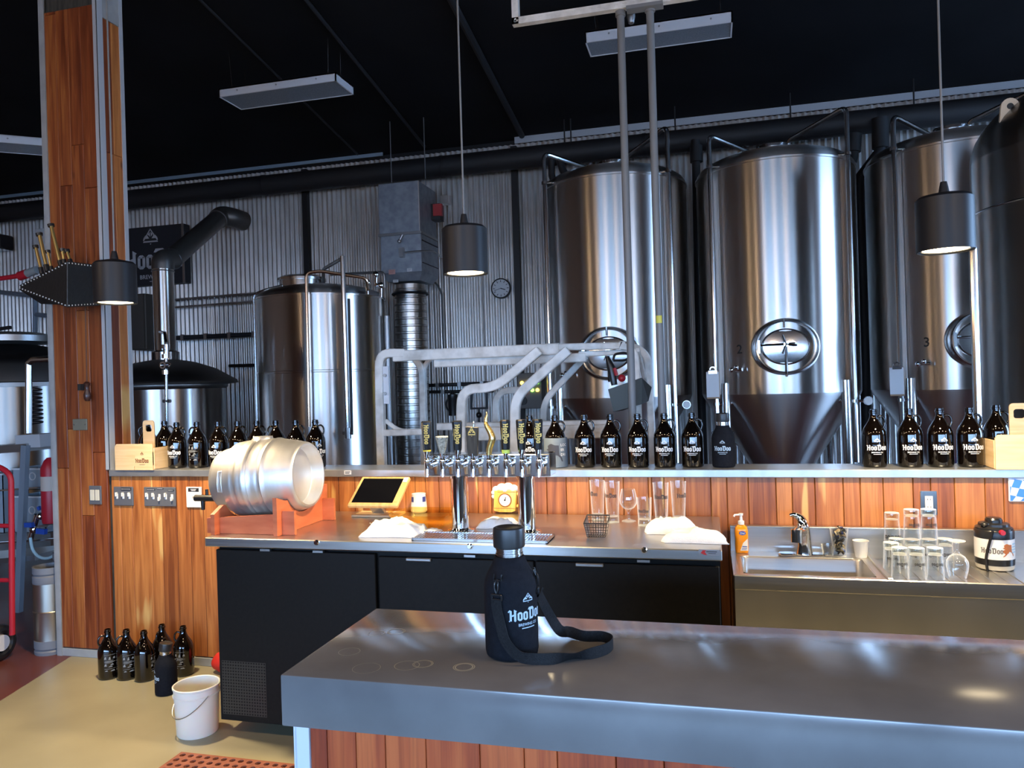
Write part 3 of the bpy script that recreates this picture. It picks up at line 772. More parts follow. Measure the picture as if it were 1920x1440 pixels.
# pipe standing by the nearest tank
sp = thing('standpipe', 'tall bright steel pipe standing against the dark nearest tank', 'pipe', tuple(PY(1836, 880, 4.27)[:2]) + (0,))
m = MB(); m.tube([(0, 0, 0), (0, 0, 2.3), (-.0, .12, 2.42), (-.0, .3, 2.45)], .019, 10, .06); m.build('pipe', STEEL, sp)
m = MB(); m.cyl((0, 0, 0), (0, 0, .03), .05); m.build('flange', STEEL, sp)
# lug on tank 3
# left liquor tank
lt = thing('liquor_tank', 'tall polished steel tank standing behind the cask, pipes rising over its dome', 'tank', (-3.945, 7.3, 0))
LR = .663; lz = 2.58
m = MB(); m.lathe([(LR, .5), (LR, 1.82)], 96); m.build('lower_shell', TANK, lt, smooth=40)
m = MB(); m.lathe([(LR, 1.82), (LR + .003, 1.825), (LR + .003, 1.84), (LR, 1.845), (LR, lz)], 96); m.build('upper_shell', TANK, lt, smooth=20)
m = MB(); m.lathe([(LR, lz), (LR + .012, lz), (LR + .012, lz + .015), (LR, lz + .02)] + [(LR * cos(a), lz + .02 + .15 * sin(a)) for a in [pi / 2 * k / 9 for k in range(1, 10)]], 72); m.build('dome', TANK, lt, smooth=40)
m = MB(); m.lathe([(.23, lz + .05), (.23, lz + .21), (.25, lz + .21), (.25, lz + .235), (.2, lz + .26), (0, lz + .27)], 40, (-.16, -.1, 0)); m.build('top_manway', STEEL, lt)
m = MB(); m.lathe([(LR, .5), (.3, .3), (0, .28)], 40); m.build('bottom', TANK, lt)
for s in (-1, 1):
    for q in (-1, 1): m = MB(); m.cyl((s * .46, q * .46, .5), (s * .46, q * .46, 0), .04); m.build('leg', STEEL, lt)
def lpipe(name, pts, Y, r, mat=STEEL, label=None):
    m = MB(); m.tube([PY(a, b, y_) for (a, b), y_ in zip(pts, Y)], r, 8, .05); o = m.build(name, mat, lt, world=True)
    if label: o['label'] = label
lpipe('side_pipe', [(483, 800), (476, 552), (500, 543), (575, 524)], [6.9, 6.9, 6.9, 7.2], .016)
lpipe('copper_pipe', [(580, 800), (574, 512), (600, 508), (688, 522), (689, 545)], [6.55, 6.55, 6.6, 6.8, 6.85], .016, pm('warm_steel', (.62, .40, .26), .25, 1.0), 'pipe with a warm copper tint')
lpipe('front_pipe', [(653, 822), (642, 480)], [6.55, 6.55], .022)
lpipe('top_pipe', [(642, 484), (606, 505), (606, 530)], [6.55, 7.1, 7.2], .018, DULLST)
lpipe('dark_riser', [(660, 815), (654, 560)], [6.58, 6.58], .014, BLACKP)
lpipe('valve_line', [(620, 515), (720, 510), (722, 540)], [7.4, 7.4, 7.4], .014, DULLST)
m = MB()
for px, py in ((689, 530), (714, 535), (705, 515)): m.sph(PY(px, py, 7.0), .035); m.cyl(PY(px, py, 7.0), PY(px, py + 22, 7.0), .016)
m.build('valve', CHROME, lt, world=True)
m = MB(); c = PY(652, 812, 6.52); m.cyl(c - Vector((.05, 0, 0)), c + Vector((.05, 0, 0)), .014); m.cyl(c + Vector((0, 0, -.05)), c + Vector((0, 0, .05)), .03); m.build('pipe_fitting', DULLST, lt, world=True)

# kettle and its flue
kt = thing('brew_kettle', 'low steel brew kettle with dark dome behind the wood pillar', 'kettle', (-5.642, 7.0, 0))
KR = .60
m = MB(); m.lathe([(KR, .4), (KR, 1.70)], 96); m.build('shell', TANK, kt, smooth=40)
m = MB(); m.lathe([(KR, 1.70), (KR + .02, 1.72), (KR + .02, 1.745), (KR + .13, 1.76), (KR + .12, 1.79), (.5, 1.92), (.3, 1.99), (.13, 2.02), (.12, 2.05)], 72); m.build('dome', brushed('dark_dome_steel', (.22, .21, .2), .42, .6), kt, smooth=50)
m = MB(); m.lathe([(KR, .4), (.2, .3), (0, .3)], 40); m.build('bottom', TANK, kt)
m = MB(); m.lathe([(.14, 2.0), (.14, 2.1), (.11, 2.12)], 28); m.build('flue_collar', STEEL, kt)
for s in (-1, 1): m = MB(); m.cyl((s * .4, 0, .4), (s * .4, 0, 0), .04); m.build('leg', STEEL, kt)
fl = thing('flue_pipe', 'thick steel flue rising from kettle and slanting up to the corrugated wall', 'pipe', (-5.642, 7.0, 2.12))
zb = zaty(310, 500, 7.0); e1 = Vector((-5.642, 7.0, zb)); e2 = PY(412, 408, 8.25); e3 = PY(432, 405, 8.36)
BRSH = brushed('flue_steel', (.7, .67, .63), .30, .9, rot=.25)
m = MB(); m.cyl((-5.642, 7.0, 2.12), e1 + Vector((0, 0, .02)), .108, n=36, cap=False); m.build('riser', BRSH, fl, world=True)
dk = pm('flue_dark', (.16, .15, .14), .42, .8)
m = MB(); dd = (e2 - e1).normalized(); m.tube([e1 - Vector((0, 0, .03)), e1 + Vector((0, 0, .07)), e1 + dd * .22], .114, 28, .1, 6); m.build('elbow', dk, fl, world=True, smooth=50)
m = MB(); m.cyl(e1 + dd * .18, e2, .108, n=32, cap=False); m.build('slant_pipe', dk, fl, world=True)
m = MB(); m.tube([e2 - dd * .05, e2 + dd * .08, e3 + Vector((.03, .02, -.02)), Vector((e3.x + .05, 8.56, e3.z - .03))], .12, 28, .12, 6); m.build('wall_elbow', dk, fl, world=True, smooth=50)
m = MB()
for p in (e1 + dd * .2, e1 - Vector((0, 0, .05)), e2 - dd * .06): 
    M = (dd if p != e1 - Vector((0, 0, .05)) else Vector((0, 0, 1))).to_track_quat('Z', 'Y').to_matrix(); m.torus(p, .112, .006, 28, 6, M)
m.build('seam_ring', DULLST, fl, world=True)
# pipe with valves down the front of the kettle
vp = thing('valve_pipe', 'thin steel pipe with clamped valves hanging in front of the kettle', 'pipe', tuple(PY(311, 800, 6.25)))
m = MB(); m.tube([PY(313, 860, 6.25), PY(311, 640, 6.25), PY(309, 624, 6.35), PY(300, 622, 6.6)], .016, 10, .03); m.build('pipe', STEEL, vp, world=True)
m = MB()
for py in (650, 668, 698): c = PY(310, py, 6.25); m.cyl(c - Vector((0, 0, .02)), c + Vector((0, 0, .02)), .034); 
c = PY(311, 658, 6.25); m.cyl(c - Vector((0, 0, .06)), c + Vector((0, 0, .06)), .026); m.build('clamp', CHROME, vp, world=True)
c = PY(312, 685, 6.23); m = MB(); m.sph(c, .036); m.cyl(c, c + Vector((.06, -.02, .01)), .008); m.lathe([(.02, -.02), (.034, -.02), (.034, .02), (.02, .02)], 20, c - Vector((0, .035, 0)), MFRONT); m.build('valve', CHROME, vp, world=True)
m = MB(); c = PY(313, 752, 6.25); m.cyl(c - Vector((.04, 0, 0)), c + Vector((.04, 0, 0)), .016); m.build('bracket', DULLST, vp, world=True)
# boxes behind the flue
bx_ = thing('control_cabinet', 'brown-grey steel cabinet on the wall beside the flue', 'cabinet', tuple(PY(262, 600, 8.2)))
m = MB(); a = PY(240, 552, 8.2); b = PY(275, 655, 8.2); m.bb(a.x, b.x, 8.2, 8.605, b.z, a.z); m.build('body', pm('brown_grey', (.09, .08, .07), .5, .3), bx_, world=True, bevel=.008)
m = MB(); m.bb(a.x + .02, b.x - .02, 8.188, 8.2, b.z + .02, a.z - .02); m.build('door', pm('brown_grey2', (.10, .09, .08), .5, .3), bx_, world=True)

# left tun partly hidden
lx = PY(28, 700, 6.4)
tun = thing('mash_tun', 'dark domed steel mash tun seen through the opening beside pillar', 'tank', (lx.x, 6.4, 0))
zr = zaty(40, 724, 5.8)
m = MB(); m.lathe([(.70, .4), (.70, zr)], 80); m.build('shell', TUNM, tun, smooth=40)
m = MB(); m.lathe([(.70, zr), (.73, zr), (.73, zr + .04), (.70, zr + .05), (.66, zr + .22), (.62, zr + .3), (.5, zr + .36), (.3, zr + .42), (.2, zr + .44)], 64); m.build('dome', brushed('dark_dome_steel', (.2, .2, .2), .4, .6), tun, smooth=50)
m = MB(); m.lathe([(.2, zr + .44), (.46, zr + .46), (.46, zr + .52), (.3, zr + .56), (0, zr + .58)], 48, (.0, -.05, 0)); m.build('lid', DULLST, tun)
m = MB(); c = Vector((.12, -.42, zr + .50)); m.bar([c, c + Vector((.12, -.03, .06)), c + Vector((.3, 0, .08))], .04, .03); m.sph(c, .04); m.build('lid_handle', BLACKP, tun)
for s in (-1, 1): m = MB(); m.cyl((s * .45, 0, .5), (s * .45, 0, 0), .04); m.build('leg', STEEL, tun)

# ================================================================== WALL THINGS
# unit heater with its duct
hx0, hx1, hz0, hz1, hy0, hy1 = -3.39, -2.925, 2.79, 3.84, 7.6, 8.12
hs = zaty(780, 436, 7.6)
ht = thing('air_handler', 'boxy grey metal air handler hung high on the corrugated wall above a duct', 'heater', ((hx0 + hx1) / 2, 7.86, hz0))
m = MB(); m.bb(hx0, hx1, hy0, hy1, hs + .012, hz1); m.build('upper_box', GALVBOX, ht, world=True, bevel=.006)
m = MB(); m.bb(hx0 + .01, hx1 + .01, hy0, hy1, hz0 + .08, hs - .012); m.build('lower_box', GALVBOX, ht, world=True, bevel=.006)
m = MB(); m.bb(hx0 - .012, hx1 + .02, hy0 - .012, hy1, hs - .013, hs + .013); m.build('flange', DULLST, ht, world=True)
m = MB(); m.bb(hx1 - .006, hx1 + .004, hy0 - .005, hy0 + .006, hs, hz1); m.build('corner_bead', GALV, ht, world=True)
m = MB(); a = MB(); m.add([(hx0, hy0, hz0 + .08), (hx1 + .01, hy0, hz0 + .08), (hx1 + .01, hy1, hz0 + .08), (hx0, hy1, hz0 + .08), (hx0 + .06, hy0 + .06, hz0), (hx1 - .04, hy0 + .06, hz0), (hx1 - .04, hy1 - .06, hz0), (hx0 + .06, hy1 - .06, hz0)],
    [(0, 1, 5, 4), (1, 2, 6, 5), (2, 3, 7, 6), (3, 0, 4, 7), (4, 5, 6, 7)]); m.build('outlet_hood', GALVBOX, ht, world=True, smooth=0)
m = MB()
for z in (hz0 + .18, hz0 + .42, hs - .08): m.bb(hx1 + .010, hx1 + .016, hy0 + .02, hy1 - .01, z - .004, z + .004)
m.build('panel_seam', BLACKP, ht, world=True)
for px, py, w, h, mt, nm in ((735, 510, .075, .05, pm('pink_tag', (.55, .30, .26), .6), 'pink_label'), (768, 506, .055, .035, PAPER, 'white_label'), (742, 527, .06, .03, PAPER, 'white_label')):
    c = PY(px, py, hy0 - .002); m = MB(); m.bb(c.x - w / 2, c.x + w / 2, c.y - .002, c.y + .001, c.z - h / 2, c.z + h / 2); s = m.build(nm, mt, ht, world=True)
    i = Ink()
    for k in range(3): i.rect(-w * .4, w * .4 - w * .1 * k, h * (.28 - .25 * k), h * (.36 - .25 * k))
    i.plane(((c.x, c.y - .0024, c.z), (1, 0, 0), (0, 0, 1))).build('print', pm('faint_red', (.4, .18, .16), .6) if k and mt != PAPER else PRINTD, s, world=True)
m = MB(); c = PY(754, 474, hy0 - .01); m.bb(c.x - .02, c.x + .03, c.y - .05, c.y + .02, c.z - .05, c.z + .05); m.sph(c + Vector((-.02, -.02, .12)), .022); m.cyl(c + Vector((-.02, -.02, .12)), c + Vector((.02, -.02, .19)), .012)
m.build('latch', DULLST, ht, world=True)
m = MB(); m.tube([c, PY(790, 471, 7.58), PY(812, 471, 7.9), PY(828, 482, 8.4)], .011, 8, .05); m.build('conduit', DULLST, ht, world=True)
c = PY(822, 398, 8.0)
m = MB(); m.bb(hx1 + .0, hx1 + .1, 7.96, 8.1, c.z - .09, c.z + .09); b_ = m.build('switch_box', BLKPR, ht, world=True)
m = MB(); m.bb(hx1 + .03, hx1 + .13, 7.94, 7.99, c.z - .05, c.z + .08); m.build('switch_lever', pm('red_lever', (.4, .04, .04), .4), b_, world=True)
for sx in (-.2, .2): m = MB(); m.cyl(((hx0 + hx1) / 2 + sx, 7.9, hz1), ((hx0 + hx1) / 2 + sx, 7.9, ceil_z(7.9)), .006, n=6); m.build('hanger_rod', DULLST, ht, world=True)
# conduits and junction box beside it
cd = thing('wall_conduit', 'vertical grey conduits with junction box on wall beside the air handler', 'conduit', tuple(PY(832, 520, 8.52)))
m = MB()
for px in (826, 836): a = PY(px - 6, 345, 8.52); b = PY(px, 560, 8.52); m.tube([(b.x, 8.52, a.z), (b.x, 8.52, 1.2)], .015, 8)
m.build('pipe', GALV, cd, world=True)
c = PY(836, 376, 8.5); m = MB(); m.bb(c.x - .05, c.x + .06, 8.44, 8.54, c.z - .05, c.z + .05); m.build('junction_box', GALV, cd, world=True, bevel=.004)
# flexible spiral duct under the heater
sd = thing('spiral_duct', 'ribbed shiny steel duct dropping from the air handler to the floor', 'duct', (-3.16, 7.86, 0))
prof = []; z = hz0 - .02
while z > .0:
    prof += [(.172, z), (.172, z - .05), (.180, z - .058), (.180, z - .07)]; z -= .078
m = MB(); m.lathe(prof[::-1], 36); m.build('duct_wall', pm('spiral_steel', (.5, .49, .47), .28, 1.0), sd, smooth=20)
m = MB(); m.torus((0, 0, hz0 - .12), .19, .014, 30, 6); m.build('strap', BLACKP, sd)
rp = thing('roof_drain_pipe', 'dark vertical steel pipe beside the ribbed duct', 'pipe', tuple(PY(733, 860, 7.4)[:2]) + (0,))
m = MB(); m.cyl((0, 0, 0), (0, 0, 2.4), .03); m.build('pipe', DULLST, rp)
hz = thing('air_hose', 'thin dark hose looping down the corrugated wall below the air handler', 'hose', tuple(PY(828, 620, 8.5)))
m = MB(); m.tube([PY(792, 530, 8.3), PY(812, 524, 8.45), PY(828, 545, 8.5), PY(831, 650, 8.52), PY(834, 880, 8.52)], .012, 8, .12); m.build('hose', pm('dark_hose', (.05, .05, .05), .5), hz, world=True)

# wall clock
c = PY(940, 541, BWY - .02); R = .118
ck = thing('wall_clock', 'round white wall clock with black rim and hands on corrugated wall', 'clock', tuple(c))
m = MB(); m.lathe([(R - .012, -.02), (R, -.015), (R, .03), (R - .008, .034), (R - .014, .028)], 48, M=MFRONT); m.build('rim', BLKPR, ck, smooth=40)
m = MB(); m.lathe([(R - .01, .0), (R - .01, .022), (0, .022)], 48, M=MFRONT); m.build('face', pm('clock_white', (.62, .62, .62), .5), ck)
m = MB()
for k in range(12):
    a = k * pi / 6; m.box((.084 * sin(a), -.0235, .084 * cos(a)), (.007, .002, .024), M=Matrix.Rotation(a, 3, 'Y'))
m.build('hour_mark', BLKPR, ck)
def hand(name, ang, L, w, y): m = MB(); a = radians(ang); m.box((L * .42 * sin(a), y, L * .42 * cos(a)), (w, .002, L), M=Matrix.Rotation(a, 3, 'Y')); m.build(name, BLKPR, ck)
hand('hour_hand', 110, .062, .010, -.026); hand('minute_hand', 252, .09, .005, -.029)

# brewery sign
a = PY(232, 430, 8.5); b = PY(349, 530, 8.5); sx0 = b.x - 1.0; cx = PY(285, 480, 8.5).x
sg = thing('brewery_sign', 'square black brewery sign with white lettering behind the flue', 'sign', (cx, 8.5, (a.z + b.z) / 2))
sgh = (a.z - b.z) / 2
m = MB(); m.bb(-.47, b.x - cx, -.02, .105, -sgh, sgh); m.build('board', SIGNM, sg, bevel=.004)
m = MB(); m.bb(b.x - cx - .03, b.x - cx, -.026, -.018, -sgh, sgh); m.build('edge_bead', DULLST, sg)
i = Ink(); i.polys(EMBLEM, .0, .20, .21, .23); i.polys(LOGO, -.39, -.17, .90); i.text('BREWING CO', .06, -.30, .075, width=.48); i.rect(-.03, .16, -.34, -.332)
i.plane(((0, -.0206, 0), (1, 0, 0), (0, 0, 1))).build('lettering', PRINTG, sg)

# control panel with lit buttons behind the ladder
a = PY(973, 700, 8.4); b = PY(1020, 765, 8.4)
cp = thing('control_box', 'grey control panel with red and green lit buttons on the corrugated wall', 'panel', ((a.x + b.x) / 2, 8.4, (a.z + b.z) / 2))
w_, h_ = (b.x - a.x) / 2, (a.z - b.z) / 2
m = MB(); m.bb(-w_, w_, -.08, .12, -h_, h_); m.build('box', pm('panel_grey', (.14, .135, .13), .5), cp, bevel=.006)
for r_ in range(2):
    for k in range(4):
        col = (1, .75, .1) if (r_ == 0 and k < 3) or (r_ == 1 and k == 3) else ((.3, 1, .1) if k in (2, 3) else (1, .08, .05))
        x = -w_ * .62 + k * w_ * .42; z = h_ * (.45 - .42 * r_)
        m = MB(); m.cyl((x, -.08, z), (x, -.095, z), .02, n=12); m.build('lit_button', emis('lit_%d%d' % (int(col[0] * 10), int(col[1] * 100)), col, 5), cp)
m = MB(); m.cyl((-w_ * .6, -.08, -h_ * .55), (-w_ * .6, -.10, -h_ * .55), .05, n=20); m.build('dial', BLKPR, cp)
wv = thing('water_filter', 'black housing hanging under the gas pipes on the corrugated wall', 'filter', tuple(PY(849, 752, 8.275)))
m = MB(); m.lathe([(0, -.17), (.05, -.165), (.055, .02), (.058, .03), (.058, .075), (.03, .08), (.02, .11), (0, .11)], 20); m.build('housing', BPLAS, wv)
m = MB(); m.torus((.0, 0, -.04), .085, .012, 20, 6, MFRONT); m.build('bracket_ring', BPLAS, wv)
bk = thing('wall_bracket', 'black square tube bracket on the corrugated wall behind tap handles', 'bracket', tuple(PY(897, 750, 8.4)))
m = MB(); m.bar([PY(884, 738, 8.35), PY(884, 766, 8.35), PY(913, 765, 8.35), PY(913, 737, 8.35)], .03, .03, (0, 1, 0)); m.build('bracket_frame', BPLAS, bk, world=True)
m = MB(); m.cyl(PY(898, 766, 8.35), PY(898, 800, 8.35), .012); m.sph(PY(898, 778, 8.33), .035); m.build('valve_stem', BPLAS, bk, world=True)

# black drop pipes between the tanks
def drop(label, pts, Y, r=.05, collar=None):
    P = [PY(a, b, Y) for a, b in pts]
    t = thing('drop_pipe', label, 'pipe', tuple(P[-1]))
    m = MB(); m.tube(P, r, 14, .04); m.build('pipe', DUCTM, t, world=True)
    if collar: c0, c1 = PY(*collar[0], Y), PY(*collar[1], Y); m = MB(); m.cyl(c0, c1, r * 1.55, n=16); m.build('collar', DUCTM, t, world=True)
drop('black insulated pipe dropping straight between the first two fermenters', [(1304, 262), (1312, 640), (1320, 900)], 8.15, .042, ((1305, 274), (1306, 304)))
drop('black pipe elbowed down from the duct to the gap beside fermenter three', [(1650, 225), (1651, 282), (1610, 336), (1622, 640), (1626, 880)], 8.1, .05, ((1650, 222), (1651, 278)))
drop('short black pipe from the duct into the back of fermenter two', [(1602, 250), (1600, 300), (1580, 330)], 8.15, .045, ((1602, 252), (1600, 285)))
drop('black pipe curving from the duct to the left of the first fermenter dome', [(1034, 300), (1034, 332), (1052, 352), (1060, 420)], 8.1, .036)
drop('black pipe slanting from the duct to the first fermenter dome', [(1048, 296), (1056, 322), (1082, 352)], 8.1, .04)
# clipboards hung on the pipes
def clipboard(px, py, Y, label):
    c = PY(px, py, Y); t = thing('clipboard', label, 'clipboard', tuple(c))
    m = MB(); m.bb(-.055, .055, 0, .008, -.13, .11); m.build('board', pm('hardboard', (.32, .2, .11), .6), t, bevel=.003)
    m = MB(); m.bb(-.056, .05, -.006, -.0005, -.115, .105); m.build('paper_sheet', PAPER, t)
    m = MB(); m.bb(-.035, .035, -.014, .0, .09, .115); m.torus((0, -.006, .125), .022, .006, 16, 6, MFRONT, 0, pi); m.build('clip', CHROME, t)
clipboard(1337, 720, 6.85, 'clipboard with white paper hung on the pipe beside fermenter two')
clipboard(1682, 713, 6.85, 'clipboard with white paper hung on the pipe beside fermenter three')

# ================================================================== CEILING FIXTURES
def fixture(c, label, rz=0, L=1.22, W=.36, H=.075, chains=True):
    t = thing('fluorescent_fixture', label, 'ceiling light', tuple(c), rz, 'unlit fluorescent fixtures')
    m = MB(); y0, y1, x0, x1 = -W / 2, W / 2, -L / 2, L / 2
    for q in ((x0, x1, y0, y0 + .012), (x0, x1, y1 - .012, y1), (x0, x0 + .012, y0, y1), (x1 - .012, x1, y0, y1)): m.bb(*q, 0, H)
    m.bb(x0, x1, y0, y1, H - .01, H); m.build('housing', FIXW, t, smooth=0)
    for y in (-.11, 0, .11): m = MB(); m.cyl((x0 + .02, y, .045), (x1 - .02, y, .045), .013, n=12); m.build('tube', pm('lamp_tube', (.6, .62, .64), .3), t)
    m = MB(); m.bb(x0 + .012, x1 - .012, y0 + .012, y1 - .012, .004, .009); m.build('lens', LENS, t)
    for k in range(3): m = MB(); m.cyl((x0 + .2 + k * .41, y0, H * .55), (x0 + .2 + k * .41, y0 - .004, H * .55), .008, n=10); m.build('knockout', DULLST, t)
    for sx in (-.5, .5):
        for sy in (-1, 1): m = MB(); m.cyl((sx, sy * .12, H), (sx * (1.05 if sx < 0 else 1.02), sy * .12, ceil_z(c[1] + sy * .12) - c[2]), .004, n=6); m.build('hanging_chain', STEEL, t)
P0, P1 = PY(410, 182, 6.3), PY(630, 153, 6.3)
fixture(((P0.x + P1.x) / 2, 6.3 + .18, P0.z), 'unlit white fluorescent fixture hanging alone in the dark ceiling right of the pillar', L=P1.x - P0.x)
P0, P1 = PY(1097, 80, 6.35), PY(1374, 42, 6.35)
fixture(((P0.x + P1.x) / 2, 6.35 + .15, P0.z), 'unlit white fluorescent fixture hanging behind the two grey ceiling pipes', L=P1.x - P0.x, W=.30, H=.09)
P0, P1 = PZ(-70, 262, 4.1), PZ(100, 276, 4.1); dv = (P1 - P0)
fixture((P0 + P1) / 2 + Vector((-.1, .12, 0)), 'white fluorescent fixture partly hidden behind the wood pillar', rz=atan2(dv.y, dv.x), L=1.22)

# strut frame and the two grey conduits coming down from it
sfY = 4.5; P0 = PY(960, 46, sfY); P1 = PY(1290, -4, sfY)
sf = thing('slotted_strut_frame', 'slotted steel angle frame hung from the ceiling holding two grey conduits', 'frame', (P0.x, sfY, P0.z))
def slotted(name, L, w, M, o, n, parent):
    m = MB(); s = L / n
    for k in range(n):
        x0, x1 = k * s, (k + 1) * s; a, b = x0 + s * .25, x1 - s * .25; h0, h1 = w * .36, w * .64
        vs = [(x0, 0), (x1, 0), (x1, w), (x0, w), (a, h0), (b, h0), (b, h1), (a, h1)]
        vs = [M @ Vector((x, 0, z)) + Vector(o) for x, z in vs]
        m.add(vs, [(0, 1, 5, 4), (1, 2, 6, 5), (2, 3, 7, 6), (3, 0, 4, 7)])
        v2 = [v + M @ Vector((0, .004, 0)) for v in vs[4:]]
        m.add(vs[4:] + v2, [(0, 1, 5, 4), (1, 2, 6, 5), (2, 3, 7, 6), (3, 0, 4, 7)])
        v3 = [M @ Vector((x, .005, z)) + Vector(o) for x, z in ((x0, 0), (x1, 0), (x1, w), (x0, w))]
        m.quad(*v3)
    vs = [M @ Vector(v) + Vector(o) for v in ((0, 0, 0), (L, 0, 0), (L, .045, 0), (0, .045, 0), (0, 0, w), (L, 0, w), (L, .045, w), (0, .045, w))]
    m.add(vs, [(0, 1, 2, 3), (4, 5, 6, 7)])
    return m.build(name, ALU, parent, smooth=0)
slotted('strut_rail', 1.16, .041, Matrix.Identity(3), (0, 0, 0), 23, sf)
slotted('strut_post', ceil_z(sfY) - P0.z, .041, Matrix(((0, 0, -1), (0, 1, 0), (1, 0, 0))), (.041, 0, 0), 28, sf)
slotted('strut_post', ceil_z(sfY) - P0.z, .041, Matrix(((0, 0, -1), (0, 1, 0), (1, 0, 0))), (1.16, 0, 0), 28, sf)
m = MB(); c1 = PY(1163, 20, sfY); c2 = PY(1220, 12, sfY); m.bb(c2.x - .14, c2.x + .07, sfY - .02, sfY + .05, P0.z - .02, P0.z); m.build('clamp_plate', CONDG, sf, world=True)
for px0, px1, lab in ((1163, 1187, 'grey ceiling conduit dropping behind the shelf, first of the pair from ladder side'), (1220, 1241, 'grey ceiling conduit with small yellow tag, dropping behind the shelf')):
    x_ = PY(px1, 800, sfY + .04).x; x0_ = PY(px0, 30, sfY + .04).x; xm = (x_ + x0_) / 2
    t = thing('ceiling_conduit_pipe', lab, 'pipe', (xm, sfY + .04, 0), 0)
    m = MB(); m.cyl((0, 0, 0), (0, 0, P0.z + .005), .0225, n=20); m.build('pipe', CONDG, t)
    m = MB(); m.cyl((0, 0, P0.z - .03), (0, 0, P0.z + .002), .03, n=16); m.build('coupling', CONDG, t)
    m = MB(); m.cyl((0, 0, 0), (0, 0, .02), .05); m.build('floor_flange', CONDG, t)
    if px0 == 1220: c = zaty(1238, 598, sfY); m = MB(); m.lathe([(.0235, c - .022), (.0235, c + .022)], 16, a0=-2.4, a1=-.8); m.build('tag', pm('yellow_tag', (.7, .62, .08), .5), t)
t = thing('sensor_bulb', 'small black bulb fitting between the two grey conduits at the strut', 'sensor', tuple(PY(1183, 26, sfY + .12)))
m = MB(); m.lathe([(0, -.07), (.018, -.055), (.026, -.02), (.024, .03), (0, .04)], 16); m.build('bulb', DULLST, t)
m = MB(); m.tube([(0, 0, .035), (.0, .02, .09), (-.02, .06, .4), (0, .1, ceil_z(sfY + .1) - PY(1183, 22, sfY).z)], .006, 6); m.build('cable', BLACKP, t)

# pendant lamps
PEY = 3.35
def pendant(px, ptop, pbot, label, aim):
    a, b = PY(px, ptop, PEY), PY(px, pbot, PEY)
    H = a.z - b.z; R = .104
    t = thing('pendant_lamp', label, 'lamp', (b.x, PEY, b.z), 0, 'black can pendant lamps over the counter')
    m = MB(); m.lathe([(R - .004, .012), (R - .004, 0), (R, 0), (R, H), (R - .012, H + .012), (.02, H + .028), (0, H + .028)], 56); m.build('shade', LAMPM, t, smooth=40)
    m = MB(); m.lathe([(.0, H - .03), (.04, H - .03), (.075, .03), (R - .006, .012)], 40); m.build('reflector', pm('lamp_inner', (.02, .02, .02), .5), t)
    m = MB(); m.lathe([(R - .004, .004), (R - .018, .004), (R - .018, .012)], 48); m.build('rim_ring', BPLAS, t)
    m = MB(); m.lathe([(R * .80, .007), (R * .6, .004), (0, .002)], 40); m.build('bulb', emis('lamp_light', (1, .80, .50), 14), t)
    m = MB(); m.lathe([(.02, H + .026), (.016, H + .05), (.012, H + .07), (0, H + .07)], 16); m.build('cord_grip', LAMPM, t)
    m = MB(); m.cyl((0, 0, H + .07), (0, 0, ceil_z(PEY) - b.z), .0045, n=8); m.build('cord', pm('lamp_cord', (.16, .16, .16), .5), t)
    l = bpy.data.lights.new('lamp_spot', 'SPOT'); l.energy = PEND_W * 4; l.color = (1, .77, .46); l.spot_size = radians(128); l.spot_blend = .75; l.shadow_soft_size = .06
    o = bpy.data.objects.new('lamp_spot', l); COL.objects.link(o); o.parent = t; o.location = (0, 0, -.012)
    o.rotation_euler = aim
    return t
pendant(873, 430, 514, 'black can pendant hanging over the beer taps', (radians(3), radians(5), 0))
pendant(1773, 374, 471, 'black can pendant hanging before the fermenter marked 3', (radians(4), radians(-5), 0))
pendant(217, 496, 569, 'black can pendant hanging in front of the wood pillar', (radians(3), radians(-6), 0))

# ================================================================== LADDER behind the half wall
LA, LB = 4.95, 5.5
ld = thing('rolling_ladder', 'worn grey aluminium rolling work platform with handrails behind the half wall', 'ladder', (-1.3, 5.2, 0))
def lbar(name, pts, Y, w=.05, h=.055, up=(0, 1, 0), fil=.09, lab=None):
    P = [PY(a, b, Y if not isinstance(Y, list) else Y[k]) for k, (a, b) in enumerate(pts)]
    m = MB(); m.bar(P, h, w, up, fil, 6); return m.build(name, ALU, ld, world=True, bevel=.006)
lbar('end_post', [(724, 1100), (714, 800), (712, 662), (760, 662)], LA, .055, .06)
lbar('top_rail', [(738, 668), (1050, 654)], LA, .05, .075)
lbar('top_rail', [(1045, 651), (1175, 648)], LA, .045, .045)
lbar('platform_edge', [(815, 681), (1100, 670)], LA + .05, .05, .06)
lbar('platform_edge', [(1085, 664), (1180, 660)], LA + .05, .04, .035)
lbar('inner_post', [(799, 1100), (795, 800), (792, 690), (775, 668), (760, 668)], LB, .05, .05)
lbar('inner_post', [(799, 1100), (796, 800), (795, 685), (812, 668), (830, 668)], LB + .02, .04, .03)
lbar('back_post', [(1197, 800), (1191, 662), (1170, 645), (1160, 650)], LA, .05, .05)
lbar('back_post', [(1226, 1100), (1222, 800), (1214, 668), (1196, 652), (1180, 650)], LB, .045, .05)
lbar('back_post', [(1197, 795), (1200, 1100)], LA, .05, .05)
lbar('brace', [(1195, 655), (1216, 740)], [LA, LB], .03, .03)
lbar('lower_rail', [(712, 812), (802, 809)], LA, .05, .045)
lbar('lower_rail', [(820, 800), (1140, 794)], LA + .1, .05, .05)
lbar('step_edge', [(880, 814), (1140, 808)], LA + .05, .045, .09)
lbar('handrail', [(866, 1000), (865, 800), (866, 728), (928, 728), (1012, 656)], LA - .1, .05, .062, fil=.16)
lbar('handrail', [(967, 1000), (966, 800), (966, 745), (1066, 656)], LA - .1, .05, .062, fil=.16)
